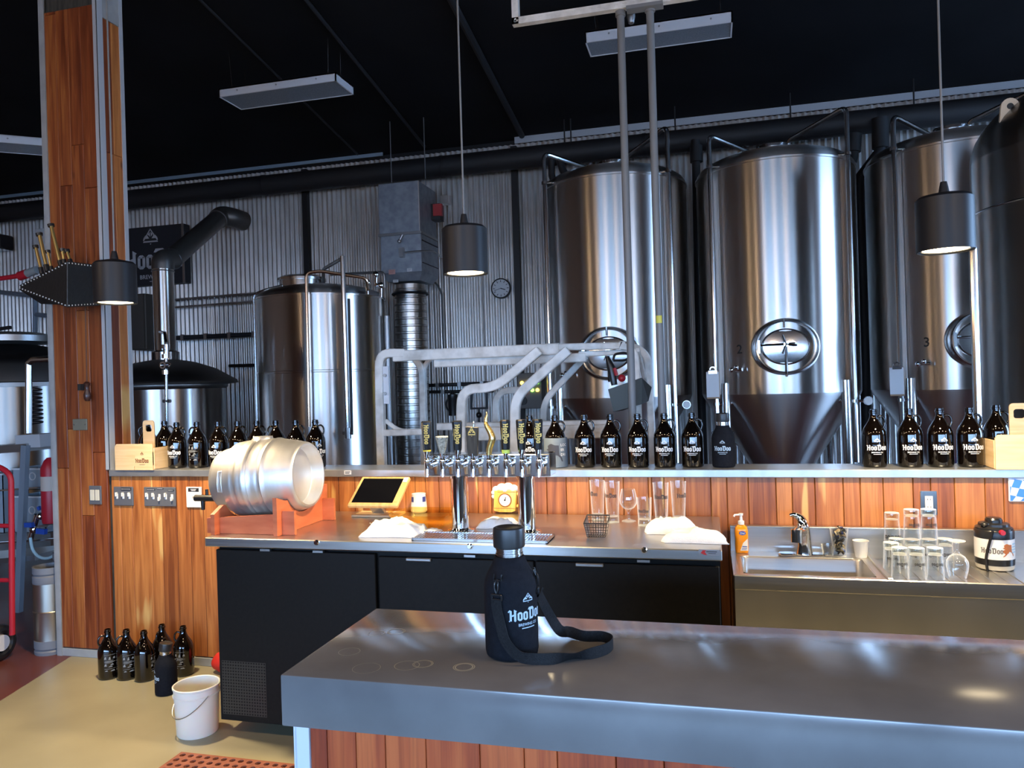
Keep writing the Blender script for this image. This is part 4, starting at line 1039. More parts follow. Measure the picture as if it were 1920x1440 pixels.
lbar('handrail', [(931, 950), (930, 800), (930, 732), (990, 731)], LB, .045, .05, fil=.13)
lbar('handrail', [(1020, 950), (1018, 800), (1020, 752), (1098, 668)], LB - .1, .04, .045, fil=.14)
lbar('gusset', [(722, 788), (748, 808), (775, 808)], LA + .02, .02, .03)
m = MB()
for px, py in ((722, 704), (722, 738)): c = PY(px, py, LA - .04); m.cyl(c, c + Vector((0, -.012, 0)), .012, n=10)
m.build('rivet', DULLST, ld, world=True)
c = PY(724, 722, LA - .03); m = MB(); m.bb(c.x - .02, c.x + .02, c.y - .004, c.y + .004, c.z - .13, c.z + .13); m.build('splice_plate', FIXW, ld, world=True)
m = MB(); a = PY(740, 880, LA); b = PY(1210, 880, LA); m.bb(a.x, b.x, LA - .05, LB + .05, .18, .24); m.build('base_frame', ALU, ld, world=True, bevel=.005)
for px, y in ((724, LA), (1200, LA), (799, LB), (1226, LB)):
    x = PY(px, 1100, y).x; m = MB(); m.bb(x - .025, x + .025, y - .025, y + .025, .1, .75); m.cyl((x - .02, y, .065), (x + .02, y, .065), .065, n=20); m.build('caster', BLACKP, ld, world=True)
# tool tray hung on the ladder
c = PY(1186, 720, LA - .06)
tt = thing('tool_tray', 'dark metal tool tray hung on the ladder end', 'tray', tuple(c))
m = MB(); a = PY(1140, 712, LA + .1); b = PY(1221, 690, LB - .15)
m.add([PY(1140, 730, LA - .28), PY(1203, 708, LA - .28), PY(1222, 726, LA - .06), PY(1165, 745, LA - .06), PY(1150, 772, LA - .28), PY(1203, 758, LA - .28), PY(1216, 752, LA - .06), PY(1168, 770, LA - .06)],
      [(0, 1, 5, 4), (1, 2, 6, 5), (2, 3, 7, 6), (3, 0, 4, 7), (4, 5, 6, 7)]); m.build('bin', pm('dark_olive', (.045, .05, .045), .5, .3), tt, world=True, smooth=0)
dr = thing('hand_tool', 'black and red hand tool hanging on the ladder above the tray', 'tool', tuple(PY(1150, 690, LA - .1)))
m = MB(); m.tube([PY(1138, 668, LA - .1), PY(1146, 690, LA - .1), PY(1152, 722, LA - .1)], [.012, .028, .02], 12); m.build('grip', BPLAS, dr, world=True)
m = MB(); m.tube([PY(1152, 690, LA - .12), PY(1156, 704, LA - .12)], .012, 8); m.sph(PY(1166, 709, LA - .1), .024); m.build('trigger', REDP, dr, world=True)
m = MB(); m.tube([PY(1150, 676, LA - .08), PY(1152, 664, LA - .08), PY(1172, 661, LA - .08), PY(1184, 668, LA - .08), PY(1172, 676, LA - .08), PY(1150, 676, LA - .08)], .008, 8, .03); m.build('wire_loop', BLACKP, dr, world=True)

# ================================================================== LEFT OPENING
rail('handrail_pipe', 'bright steel handrail bending over in the opening beside the pillar', [(53, 812), (54, 682), (62, 675), (100, 673)], 5.2, .028, 'rail', STEEL)
wb = thing('keg_rack', 'grey steel keg rack with shelves in the opening left of pillar', 'rack', (-5.9, 5.0, 0))
def wbar(name, pts, Y, w, h, mat): m = MB(); m.bar([PY(a, b, Y) for a, b in pts], h, w, (0, 1, 0)); return m.build(name, mat, wb, world=True)
wbar('shelf_top', [(-60, 846), (100, 834)], 5.0, .5, .06, DULLST)
wbar('post', [(48, 835), (30, 1250)], 4.75, .04, .05, pm('blue_grey_steel', (.25, .30, .36), .45, .4))
wbar('shelf_rail', [(-60, 924), (100, 912)], 4.85, .03, .012, STEEL)
wbar('shelf_rail', [(-60, 1022), (110, 1010)], 4.85, .03, .012, STEEL)
wbar('lower_shelf', [(-60, 1050), (110, 1034)], 5.0, .45, .04, DULLST)
wbar('shelf_bracket', [(86, 984), (104, 983)], 4.7, .14, .012, DULLST)
wbar('shelf_board', [(55, 826), (100, 824)], 4.9, .25, .10, pm('grey_white', (.42, .43, .45), .5))
def crate(px0, py0, px1, py1, Y, label, mat):
    a, b = PY(px0, py0, Y), PY(px1, py1, Y); t = thing('storage_bin', label, 'bin', ((a.x + b.x) / 2, Y + .12, b.z))
    w, h = (b.x - a.x) / 2, a.z - b.z; m = MB(); T = .006
    m.bb(-w, w, -.12, -.12 + T, 0, h); m.bb(-w, w, .12 - T, .12, 0, h); m.bb(-w, -w + T, -.12, .12, 0, h); m.bb(w - T, w, -.12, .12, 0, h); m.bb(-w, w, -.12, .12, 0, T); m.build('tub', mat, t)
    m = MB(); m.bb(-w - .006, w + .006, -.126, -.112, h - .012, h); m.torus((w * .2, -.124, h * .62), .028, .005, 20, 6, MFRONT); m.build('rim', PAPER, t)
    return t
CLRP = pm('cloudy_plastic', (.28, .33, .38), .3)
crate(23, 878, 88, 918, 4.9, 'cloudy clear plastic bin, upper one in the rack left of pillar', CLRP)
crate(25, 930, 86, 1000, 4.9, 'cloudy clear plastic bin, lower one in the rack left of pillar', CLRP)
crate(-30, 888, 8, 1000, 4.9, 'pale plastic bin at the frame edge beside the red hand truck', CLRP)
t = thing('fire_extinguisher', 'red cylinder with pale band standing in the opening against pillar', 'cylinder', tuple(PY(97, 980, 4.7)))
a, b = PY(97, 858, 4.7), PY(97, 980, 4.7); h = a.z - b.z
m = MB(); m.lathe([(0, 0), (.06, 0), (.065, .02), (.065, h - .08), (.04, h - .02), (.02, h), (0, h)], 24); m.build('body', REDP, t)
m = MB(); m.lathe([(.0655, h * .50), (.0655, h * .72)], 24); m.build('label_band', pm('beige_band', (.5, .42, .36), .6), t)
t = thing('keg_coupler', 'shiny keg coupler with blue handles hanging in the rack', 'coupler', tuple(PY(66, 990, 4.75)))
m = MB(); m.cyl(PY(70, 965, 4.75), PY(57, 1010, 4.75), .022); m.sph(PY(76, 968, 4.75), .03); m.sph(PY(64, 992, 4.75), .035); m.cyl(PY(70, 970, 4.75), PY(88, 963, 4.75), .01); m.build('body', CHROME, t, world=True)
bg_ = pm('blue_grip', (.02, .07, .35), .4)
m = MB(); m.bar([PY(48, 984, 4.72), PY(62, 984, 4.72)], .03, .035); m.build('blue_handle', bg_, t, world=True); m = MB(); m.bar([PY(70, 995, 4.72), PY(86, 997, 4.72)], .03, .04); m.bar([PY(72, 950, 4.72), PY(75, 956, 4.72)], .02, .02); m.build('blue_handle', bg_, t, world=True)
t = thing('beer_hose', 'pale blue hose looping under the rack beside the pillar', 'hose', tuple(PY(80, 1048, 4.7)))
m = MB(); m.tube([PY(57, 1008, 4.7), PY(60, 1030, 4.7), PY(72, 1045, 4.7), PY(88, 1048, 4.7), PY(106, 1040, 4.7)], .011, 8, .08); m.build('hose', pm('pale_hose', (.35, .5, .55), .4), t, world=True)
t = thing('air_coil', 'black coiled air hose hanging before the steel tun', 'hose', tuple(PY(66, 760, 5.6)))
m = MB(); P = [PY(56, 724, 5.9), PY(62, 727, 5.7)]
for k in range(90): a = PY(65 + k * .03, 730 + k * .75, 5.6); P.append(a + Vector((.055 * sin(k * .62), .055 * cos(k * .62), 0)))
m.tube(P, .007, 6); m.build('coil', BPLAS, t, world=True)
# keg by the opening
def sixtel(x, y, label, dark=False):
    t = thing('steel_keg', label, 'keg', (x, y, 0)); R, H = .10, .56
    g = pm('grey_chime', (.16, .17, .19), .5)
    m = MB(); m.lathe([(R, .09), (R + .002, .27), (R + .004, .275), (R, .28), (R, .46)], 40); m.build('body', pm('keg_warm', (.45, .42, .36), .38, 1.0) if not dark else BPLAS, t)
    m = MB(); m.lathe([(R - .012, 0), (R, 0), (R + .002, .02), (R - .006, .03), (R + .002, .04), (R + .002, .09), (R - .02, .095)], 40); m.build('bottom_chime', g, t)
    m = MB(); m.lathe([(R, .455), (R + .002, .46), (R + .002, .50), (R - .008, .51), (R + .001, .52), (R + .001, H), (R - .012, H), (R - .014, .50), (.0, .49)], 40); m.build('top_chime', g, t)
    m = MB(); m.cyl((0, 0, .49), (0, 0, .53), .028, n=16); m.build('spear', STEEL, t); return t
sixtel(-4.205, 4.06, 'slim steel keg with grey rubber ends on red floor beside pillar')
sixtel(-4.44, 4.45, 'black keg half hidden behind the slim steel keg', True)
# red hand truck
ht = thing('hand_truck', 'red steel hand truck cut off by the frame edge', 'hand truck', tuple(PZ(8, 1240, 0)))
Y = PZ(8, 1240, 0).y
def htb(name, pts, r, yy=Y): m = MB(); m.tube([PY(a, b, yy) for a, b in pts], r, 12, .12); m.build(name, REDP, ht, world=True)
htb('frame_tube', [(-30, 874), (-2, 874), (21, 890), (23, 1190)], .017)
htb('cross_bar', [(-40, 986), (22, 986)], .014); htb('cross_bar', [(-40, 1088), (22, 1088)], .014)
htb('frame_tube', [(-60, 874), (-75, 890), (-73, 1190)], .017)
for px in (-2, -62):
    c = PY(px, 1195, Y + (.0 if px > -10 else .0)); c = Vector((c.x, Y, .115))
    m = MB(); m.torus(c, .085, .03, 30, 10, Matrix.Rotation(pi / 2, 3, 'Y')); wl = m.build('tyre', BPLAS, ht, world=True); m = MB(); m.cyl(c - Vector((.03, 0, 0)), c + Vector((.03, 0, 0)), .05, n=20); m.build('hub', PAPER, wl, world=True)
m = MB(); c = PY(-30, 1240, Y); m.bb(c.x - .12, c.x + .14, Y - .2, Y, .01, .02); m.build('toe_plate', REDP, ht, world=True)
# red arm and black speaker on the wall
ra = thing('red_valve_arm', 'red pipe arm with clear coupling behind the studded case', 'pipe', tuple(PY(20, 522, 4.6)))
m = MB(); m.tube([PY(-60, 531, 4.6), PY(10, 521, 4.6), PY(37, 517, 4.6)], .018, 12); m.cyl(PY(37, 518, 4.6), PY(51, 513, 4.6), .034); m.build('arm', REDP, ra, world=True)
m = MB(); m.cyl(PY(51, 513, 4.6), PY(70, 506, 4.6), .03); m.build('coupling', pm('pale_coupling', (.35, .4, .42), .3, .4), ra, world=True)
t = thing('wall_speaker', 'small black speaker on corrugated wall at the frame edge', 'speaker', tuple(PY(2, 455, 8.4)))
m = MB(); m.bb(-.16, .1, -.12, .12, -.1, .1); m.build('cabinet', BPLAS, t, bevel=.02); m = MB(); m.lathe([(.06, .12), (.055, .125), (0, .122)], 20, (-.03, 0, 0), MFRONT); m.build('cone', BLKPR, t)
t = thing('wall_notice', 'white paper notice on corrugated wall behind the brass tubes', 'notice', tuple(PY(78, 460, 8.5)))
m = MB(); a = PY(67, 430, 8.5); b = PY(96, 500, 8.5); m.bb(a.x, b.x, 8.49, 8.505, b.z, a.z); m.build('paper', WHITE, t, world=True)
t = thing('pipe_bundle', 'pale blue pipes and bracket on corrugated wall behind the studded case', 'pipe', tuple(PY(62, 570, 8.4)))
m = MB(); m.tube([PY(0, 548, 8.4), PY(50, 553, 8.4), PY(66, 553, 8.4), PY(66, 640, 8.4)], .03, 8, .05); m.tube([PY(66, 590, 8.4), PY(95, 592, 8.4)], .03, 8); m.build('pipe', pm('blue_grey_steel', (.25, .30, .36), .45, .4), t, world=True)

# studded leather case with brass tubes on the pillar
T1 = PY(35, 539, 3.93); F1, F0 = PY(126, 489, 3.62), PY(126, 577, 3.62); B1, B0 = PY(188, 497, 3.975), PY(188, 573, 3.975); Bk1 = Vector((T1.x + .12, 3.98, F1.z)); Bk0 = Vector((T1.x + .12, 3.98, F0.z + .08))
cs = thing('studded_case', 'black leather wedge case edged with white studs, fixed to the pillar', 'case', tuple((F0 + B0) / 2))
Tt, Tb = T1 + Vector((0, 0, .012)), T1 - Vector((0, 0, .012))
m = MB(); m.add([Tt, F1, B1, Bk1, Tb, F0, B0, Bk0], [(0, 1, 5, 4), (1, 2, 6, 5), (2, 3, 7, 6), (3, 0, 4, 7), (0, 3, 2, 1), (4, 5, 6, 7)]); m.build('case_body', LEATH, cs, world=True, smooth=0, bevel=.006)
stud0 = None
for a, b, n in ((Tt, F1, 16), (Tb, F0, 16), (F1, B1, 11), (F0, B0, 11)):
    for k in range(n):
        p = a.lerp(b, (k + .6) / n); nd = Vector((-.5, -.8, 0)) if a in (Tt, Tb) else Vector((.5, -.8, 0)); nd.normalize()
        z_ = -.012 if a in (Tt, F1) else .012
        if stud0 is None: m = MB(); m.sph((0, 0, 0), .0042, n=6, m=4); o = stud0 = m.build('stud', STUD, cs)
        else: o = stud0.copy(); COL.objects.link(o)
        o.location = p + nd * .003 + Vector((0, 0, z_)) - cs.location
for a, b, r in (((96, 424), (113, 492), .0105), ((74, 441), (87, 500), .0105), ((67, 464), (77, 505), .009), ((90, 473), (96, 503), .008), ((117, 470), (120, 490), .009), ((126, 472), (132, 490), .009)):
    A, B = PY(*a, 3.76), PY(*b, 3.76); d = (A - B).normalized()
    m = MB(); m.cyl(B, A, r, n=14); tb = m.build('brass_tube', BRASS, cs, world=True)
    m = MB(); m.cyl(A - d * .004, A + d * .012, r * 1.75, r * 1.9, n=14); m.cyl(B - d * .03, B + d * .012, r * 1.45, n=14); m.build('black_ferrule', BPLAS, tb, world=True)
m = MB(); a = PY(160, 575, 3.9); b = PY(163, 722, 3.96); m.tube([a, b], .004, 6); pc = m.build('pull_cord', pm('brown_cord', (.12, .05, .03), .7), cs, world=True)
m = MB(); m.lathe([(0, .075), (.012, .07), (.02, .06), (.012, .04), (.012, .02), (.022, -.01), (.02, -.035), (.012, -.05), (0, -.052)], 18, b - Vector((0, 0, .05))); m.build('pull_handle', pm('dark_handle', (.05, .018, .012), .3), pc, world=True)
m = MB(); c = PY(153, 726, 3.985); m.bb(c.x - .012, c.x + .012, c.y - .02, c.y + .01, c.z - .02, c.z + .02); m.build('cord_hook', BLKPR, cs, world=True)

# ================================================================== BACK BAR COOLER
CX0, CX1, CY0, CY1 = -2.386, .030, 3.195, 3.972
cl = thing('back_bar_cooler', 'long black back bar cooler with stainless top under the beer taps', 'cooler', ((CX0 + CX1) / 2, (CY0 + CY1) / 2, 0))
m = MB(); m.bb(CX0, CX1, CY0, CY1, CT - .045, CT - .001); m.build('steel_top', SHEET, cl, world=True, bevel=.004)
m = MB(); m.bb(CX0 + .045, CX1 - .008, CY0 + .05, CY1 - .01, .066, CT - .045); m.build('cabinet_body', COOLM, cl, world=True)
px_ = lambda x: PY(x, 1120, CY0 + .02).x
d1, d2 = px_(707), px_(1003)
m = MB(); m.bb(CX0 + .045, d1 - .006, CY0 + .022, CY0 + .05, .07, CT - .062); pn = m.build('service_panel', COOLM, cl, world=True, bevel=.003)
# perforated grille in the panel
gx0, gx1, gz0, gz1 = CX0 + .06, CX0 + .30, .10, .36
m = MB(); n_, k_ = 17, 18
for a in range(n_):
    for b in range(k_):
        x0, x1 = gx0 + (gx1 - gx0) * a / n_, gx0 + (gx1 - gx0) * (a + 1) / n_; z0, z1 = gz0 + (gz1 - gz0) * b / k_, gz0 + (gz1 - gz0) * (b + 1) / k_
        u, v = (x1 - x0) * .25, (z1 - z0) * .25; y = CY0 + .0205
        vs = [(x0, y, z0), (x1, y, z0), (x1, y, z1), (x0, y, z1), (x0 + u, y, z0 + v), (x1 - u, y, z0 + v), (x1 - u, y, z1 - v), (x0 + u, y, z1 - v)]
        q = [(vx, y + .0012, vz) for vx, _, vz in vs[4:]]
        m.add(vs + q, [(0, 1, 5, 4), (1, 2, 6, 5), (2, 3, 7, 6), (3, 0, 4, 7), (4, 5, 9, 8), (5, 6, 10, 9), (6, 7, 11, 10), (7, 4, 8, 11)])
m.build('grille', pm('grille_black', (.03, .03, .028), .3), pn, world=True, smooth=0, kind='stuff')
for a, b, hx in ((d1 + .006, d2 - .004, px_(787)), (d2 + .004, CX1 - .012, px_(1107))):
    m = MB(); m.bb(a, b, CY0 + .030, CY0 + .05, .12, CT - .075); dd = m.build('door', COOLM, cl, world=True, bevel=.003)
    m = MB(); m.bb(hx - .06, hx + .06, CY0 + .012, CY0 + .034, CT - .088, CT - .074); m.build('handle', DULLST, dd, world=True, bevel=.003)
m = MB(); m.bb(CX0 + .05, CX1 - .012, CY0 + .034, CY0 + .05, .07, .115); m.build('kick_plate', COOLM, cl, world=True)
for px, py in ((594, 1017), (881, 1024), (1208, 1031)):
    c = PY(px, py, CY0); m = MB(); m.lathe([(.013, 0), (.013, .006), (.009, .012), (0, .012)], 18, c, MFRONT); m.build('lock', CHROME, cl, world=True)
for px in (498, 597, 881, 1206):
    c = PY(px, 1030, CY0 + .02); m = MB(); m.bb(c.x - .026, c.x + .026, CY0 + .012, CY0 + .03, CT - .062, CT - .052); m.build('catch', DULLST, cl, world=True)
c = PY(1330, 1036, CY0)
m = MB(); m.bb(c.x - .042, c.x + .042, CY0 - .002, CY0 + .001, c.z - .012, c.z + .012); bd = m.build('badge', pm('badge_silver', (.42, .42, .44), .35, .6), cl, world=True)
m = MB(); m.prism([(-.034, -.002), (-.026, .009), (-.012, .009), (-.018, .003), (-.010, -.010), (-.022, -.008)], .0006, (c + Vector((0, -.0032, 0)), (1, 0, 0), (0, 0, 1))); m.build('red_mark', pm('badge_red', (.6, .03, .03), .4), bd, world=True)
i = Ink(); i.rect(-.012, .03, .0025, .0055).rect(-.004, .026, -.004, -.002); i.plane((c + Vector((0, -.0033, 0)), (1, 0, 0), (0, 0, 1))).build('badge_lines', BLKPR, bd, world=True)
for x, y in ((CX0 + .42, CY0 + .12), (CX1 - .1, CY0 + .12), (CX0 + .12, CY1 - .1), (CX1 - .1, CY1 - .1), (CX0 + .15, CY0 + .35)):
    m = MB(); m.cyl((x - .014, y, .034), (x + .014, y, .034), .034, n=18); m.bb(x - .022, x + .022, y - .02, y + .03, .05, .068); m.build('caster', DULLST, cl, world=True)

# drip tray
a, b = PZ(772, 1013, CT), PZ(1010, 1001, CT)
dx0, dx1, dy0, dy1 = -1.33, -.70, 3.235, 3.393
dt = thing('drip_tray', 'stainless slotted drip tray set below the beer taps', 'tray', ((dx0 + dx1) / 2, (dy0 + dy1) / 2, CT))
m = MB(); m.bb(dx0, dx1, dy0, dy1, CT, CT + .003)
for q in ((dx0, dx1, dy0, dy0 + .008), (dx0, dx1, dy1 - .008, dy1), (dx0, dx0 + .008, dy0, dy1), (dx1 - .008, dx1, dy0, dy1)): m.bb(*q, CT, CT + .012)
m.build('pan', STEEL, dt, world=True)
m = MB()
for k in range(44): x = dx0 + .012 + (dx1 - dx0 - .024) * k / 43; m.bb(x - .004, x + .004, dy0 + .008, dy1 - .008, CT + .007, CT + .010)
m.build('slats', STEEL, dt, world=True, kind='stuff')

# tap tower
TY = 3.40
bx0, bx1 = PY(796, 893, TY).x, PY(1032, 893, TY).x
bz0, bz1 = 1.229, 1.331
tw = thing('tap_tower', 'polished steel beer tower on two columns with eight faucets', 'beer tower', ((bx0 + bx1) / 2, 3.46, CT))
POL = pm('polished_steel', (.78, .76, .73), .10, 1.0)
m = MB(); m.bb(bx0, bx1, TY, TY + .135, bz0, bz1); m.build('box', POL, tw, world=True, bevel=.003)
for px in (862, 988):
    x = PY(px, 998, 3.45).x; m = MB(); m.cyl((x, TY + .065, CT), (x, TY + .065, bz0), .041, n=32); co = m.build('column', CHROME, tw, world=True)
    m = MB(); m.lathe([(.066, 0), (.064, .008), (.046, .012), (.042, .02)], 32, (x, TY + .065, CT)); m.build('base_flange', CHROME, co, world=True); m = MB(); m.lathe([(.046, -.014), (.046, 0)], 32, (x, TY + .065, bz0)); m.build('top_collar', CHROME, co, world=True)
HB = pm('tap_handle_black', (.012, .012, .013), .22)
fpx = [801, 830, 859, 887, 917, 949, 979, 1010]
for k, px in enumerate(fpx):
    x = PY(px, 870, TY - .06).x; y = TY - .055
    m = MB(); m.cyl((x, TY, 1.288), (x, TY - .028, 1.288), .020, n=18); m.cyl((x, TY - .02, 1.288), (x, y, 1.288), .012, n=14)
    m.tube([(x, y - .004, 1.310), (x, y, 1.288), (x, y - .004, 1.262), (x, y - .010, 1.234)], [.013, .016, .012, .0095], 14); m.sph((x, y - .003, 1.308), .0155); m.cyl((x, y - .003, 1.31), (x, y - .003, 1.342), .009, .013, n=14)
    fa = m.build('faucet', CHROME, tw, world=True)
    hy = y - .003
    if k in (0, 2, 5, 6, 7):
        m = MB(); m.lathe([(.015, 1.340), (.0155, 1.358)], 16, (x, hy, 0)); m.build('ferrule', CHROME, fa, world=True)
        m = MB(); z0, z1 = 1.356, 1.494
        R8 = lambda r: [(r * cos(pi / 8 + a * pi / 4) * 1.04, r * sin(pi / 8 + a * pi / 4) * .8) for a in range(8)]
        vs = []; 
        for r, z in ((.0165, z0), (.0185, z0 + .01), (.0235, z1 - .006), (.0205, z1)): vs += [(x + u, hy + v, z) for u, v in R8(r)]
        m.add(vs, [(a + 8 * j, (a + 1) % 8 + 8 * j, (a + 1) % 8 + 8 * j + 8, a + 8 * j + 8) for j in range(3) for a in range(8)] + [tuple(range(7, -1, -1)), tuple(range(24, 32))])
        h = m.build('tap_handle', HB, fa, world=True, smooth=20)
        i = Ink(); i.polys(LOGO, -.045, -.005, .09, .09)
        if k > 1: i.rect(-.026, .026, -.0105, -.0085)
        i.turn(); m = i.plane(((x + .0005, hy - .0196, 1.432), (1, .0, 0), (0, -.03, 1))); m.build('lettering', GOLDP, h, world=True)
        if k in (0, 5): m = MB(); m.lathe([(.0185, 1.353), (.0188, 1.360)] if k == 0 else [(.0182, 1.342), (.0188, 1.358)], 16, (x, hy, 0)); m.build('colour_ring', pm('yellow_ring', (.75, .55, .05), .4) if k == 0 else pm('lime_ring', (.6, .75, .12), .4), fa, world=True)
    elif k == 1:
        m = MB(); m.lathe([(.010, 1.335), (.014, 1.35), (.031, 1.418), (.030, 1.422), (0, 1.424)], 9, (x, hy, 0)); m.build('stone_handle', STONE, fa, world=True, smooth=15)
    elif k == 3:
        m = MB(); m.prism([(-.022, 1.33), (.022, 1.33), (.030, 1.462), (-.030, 1.466)], .02, ((x, hy + .01, 0), (1, 0, 0), (0, 0, 1))); h = m.build('plank_handle', DKWD, fa, world=True, bevel=.002)
        i = Ink(); i.polys(EMBLEM, 0, .032, .044, .036); i.plane(((x, hy - .0106, 1.40), (1, 0, 0), (0, 0, 1))).build('emblem', GOLDP, h, world=True)
        m = MB(); m.cyl((x + .008, hy, 1.464), (x + .009, hy, 1.476), .005); m.sph((x + .009, hy, 1.482), .007); m.build('finial', CHROME, fa, world=True)
    else:
        m = MB(); P = [(0, 1.335), (.002, 1.36), (.014, 1.392), (.020, 1.412), (.010, 1.440), (-.008, 1.468), (-.012, 1.492), (-.004, 1.515), (-.006, 1.532)]
        P3 = fillet([Vector((x + u, hy, z)) for u, z in P], .02, 3); n = len(P3)
        m.tube(P3, [.013 + .004 * sin(min(1, i_ / n * 2.2) * pi / 2) - .0155 * max(0, (i_ / n - .3) / .7) ** 1.2 for i_ in range(n)], 14); m.build('gold_handle', GOLD, fa, world=True, smooth=60)

# ------------------------------------------------------------------ cask on its cradle
KC = PY(578, 890, 3.5); kz = 1.196; kx1 = KC.x + .005; kx0 = -2.475
L_ = kx1 - kx0; kq = Vector((kx1 - kx0, 0, .028)).normalized()
MK = Matrix((Vector((0, 1, 0)).cross(kq).normalized() * -1, (0, 1, 0), kq)).transposed()
MK = kq.to_track_quat('Z', 'Y').to_matrix()
k0 = Vector((kx0, 3.5, kz)); kk = thing('beer_cask', 'dull metal beer cask lying on a red wooden cradle', 'cask', (kx0 + L_ / 2, 3.5, kz))
prof = [(.0, .03), (.115, .028), (.13, .010), (.142, .0), (.152, .008), (.160, .03), (.172, .08), (.186, .15)]
def belly(t): return .163 + .038 * sin(pi * (t * .92 + .05))
for t in [k / 40 for k in range(9, 40)]:
    z = L_ * t; r = belly(t)
    for c0 in (.36, .50, .645): r -= .009 * math.exp(-((t - c0) / .012) ** 2) if c0 < .6 else .004 * math.exp(-((t - c0) / .010) ** 2); r += .005 * math.exp(-((t - c0 - .028) / .014) ** 2)
    prof.append((r, z))
prof += [(.166, L_ - .006), (.160, L_), (.151, L_), (.148, L_ - .006), (.147, L_ - .062), (.143, L_ - .068), (0, L_ - .058)]
m = MB(); m.lathe(prof, 72, k0, MK); m.build('body', KEGM, kk, world=True, smooth=45)
m = MB(); c = k0 + kq * L_ * .47 + Vector((0, 0, .199)); m.lathe([(.055, -.012), (.05, .008), (.045, .014), (.0, .014)], 24, c); m.build('bung_boss', KEGM, kk, world=True)
c = k0 + kq * .085
def slot(off, R2, ba): return c + kq * off + Vector((0, -R2 * cos(ba), R2 * sin(ba)))
m = MB(); P = [slot(.011, .1735, .34 - .6 * k / 8) for k in range(9)] + [slot(-.011, .1735, -.26 + .6 * k / 8) for k in range(9)]; P.append(P[0])
m.tube(P, .0042, 8); hs_ = m.build('hand_slot_rim', KEGM, kk, world=True)
m = MB(); P = [slot(o2, .171, .34 - .6 * k / 8) for k in range(9) for o2 in (-.011, .011)]
m.add(P, [(2 * k, 2 * k + 1, 2 * k + 3, 2 * k + 2) for k in range(8)]); m.build('hand_slot', pm('slot_gold', (.42, .36, .22), .4, .6), kk, world=True)
m = MB(); c = k0 + Vector((.0, -.075, -.085)); m.cyl(c + Vector((.06, 0, 0)), c - Vector((.13, 0, 0)), .017, n=16); m.cyl(c - Vector((.085, 0, 0)), c - Vector((.085, 0, .06)), .012, .009, n=12); m.cyl(c - Vector((.06, 0, 0)), c + Vector((-.06, 0, .045)), .008, n=10)
m.build('cask_tap', BPLAS, kk, world=True)
cr = thing('cask_cradle', 'red-stained wooden cradle under the metal cask', 'cradle', (-2.15, 3.46, CT))
def saddle(x, h, y0, y1, th, rad, zc):
    pts = [(y0, CT), (y1, CT), (y1, CT + h)]
    for k in range(13):
        a = pi * (1.0 - k / 12) ; yy = 3.5 - rad * cos(pi - a) * -1
    arc = [(3.5 + rad * cos(a), zc + rad * sin(a)) for a in [radians(-35 - 110 * k / 12) for k in range(13)]]
    pts = [(y0, CT), (y1, CT), (y1, CT + h), (arc[0][0] + .02, arc[0][1])] + arc + [(arc[-1][0] - .02, arc[-1][1]), (y0, CT + h)]
    m = MB(); m.prism(pts, th, ((x, 0, 0), (0, 1, 0), (0, 0, 1))); return m
saddle(-2.045, .185, 3.25, 3.75, .022, .184, kz + .026).build('front_saddle', CRADLE, cr, world=True, smooth=0)
saddle(-2.39, .10, 3.25, 3.75, .022, .192, kz + .006).build('rear_saddle', CRADLE, cr, world=True, smooth=0)
for y in (3.30, 3.70):
    m = MB(); m.prism([(-2.44, CT), (-1.955, CT), (-1.955, CT + .115), (-2.02, CT + .115), (-2.02, CT + .10), (-2.44, CT + .075)], .018, ((0, y + .009, 0), (1, 0, 0), (0, 0, 1))); m.build('side_board', CRADLE, cr, world=True, smooth=0)

# ------------------------------------------------------------------ tablet, cup, dish, plaque
BL, BR = PY(650, 947, 3.60), PY(744, 951, 3.60); TL = PY(677, 893, 3.79)
u = Vector((1, 0, 0)); v = (TL - BL); v.x = 0; H_ = v.length; v.normalize(); w_ = (BR - BL).length; nrm = u.cross(v)
tb = thing('tablet_stand', 'tablet with black screen in a bamboo stand on the cooler top', 'tablet', tuple(PZ(705, 967, CT)))
tb.location.z = CT
m = MB(); M = Matrix((u, v, nrm)).transposed(); ce = BL + u * w_ / 2 + v * H_ / 2
m.box(ce - nrm * .012, (w_, H_, .024), M=M); m.build('bamboo_frame', BAMBOO, tb, world=True, bevel=.006)
m = MB(); m.box(ce + nrm * .0005 - u * .006, (w_ - .05, H_ - .04, .002), M=M); m.build('screen', pm('screen_black', (.004, .004, .005), .08), tb, world=True)
m = MB(); m.box(ce + nrm * .002 + u * (w_ / 2 - .016) + v * (H_ / 2 - .03), (.024, .035, .004), M=M); m.build('card_reader', WTOG, tb, world=True, bevel=.001)
m = MB(); m.box(ce + nrm * .0015 + u * (w_ / 2 - .016) - v * .02, (.022, H_ - .09, .003), M=M); m.build('bamboo_slider', BAMBOO, tb, world=True, bevel=.001)
m = MB(); b0 = PZ(708, 967, CT); m.bb(b0.x - .13, b0.x + .13, b0.y - .055, b0.y + .085, CT, CT + .012); m.build('base_board', PALEW, tb, world=True, bevel=.002)
m = MB(); m.bar([(b0.x, b0.y + .03, CT + .01), (b0.x, ce.y + .03, ce.z - .02)], .07, .02, (0, 1, 0)); m.build('post', pm('brushed_post', (.55, .54, .52), .35, .9), tb, world=True)
c = PZ(781, 963, CT)
cu = thing('tip_cup', 'white cup with dark blue patches behind the amber dish', 'cup', (c.x, c.y + .04, CT))
m = MB(); m.lathe([(0, 0), (.036, 0), (.045, .01), (.043, .05), (.038, .095), (.039, .105), (.036, .105), (.035, .095), (.039, .05), (.04, .012), (0, .01)], 32); m.build('cup_body', WHITE, cu)
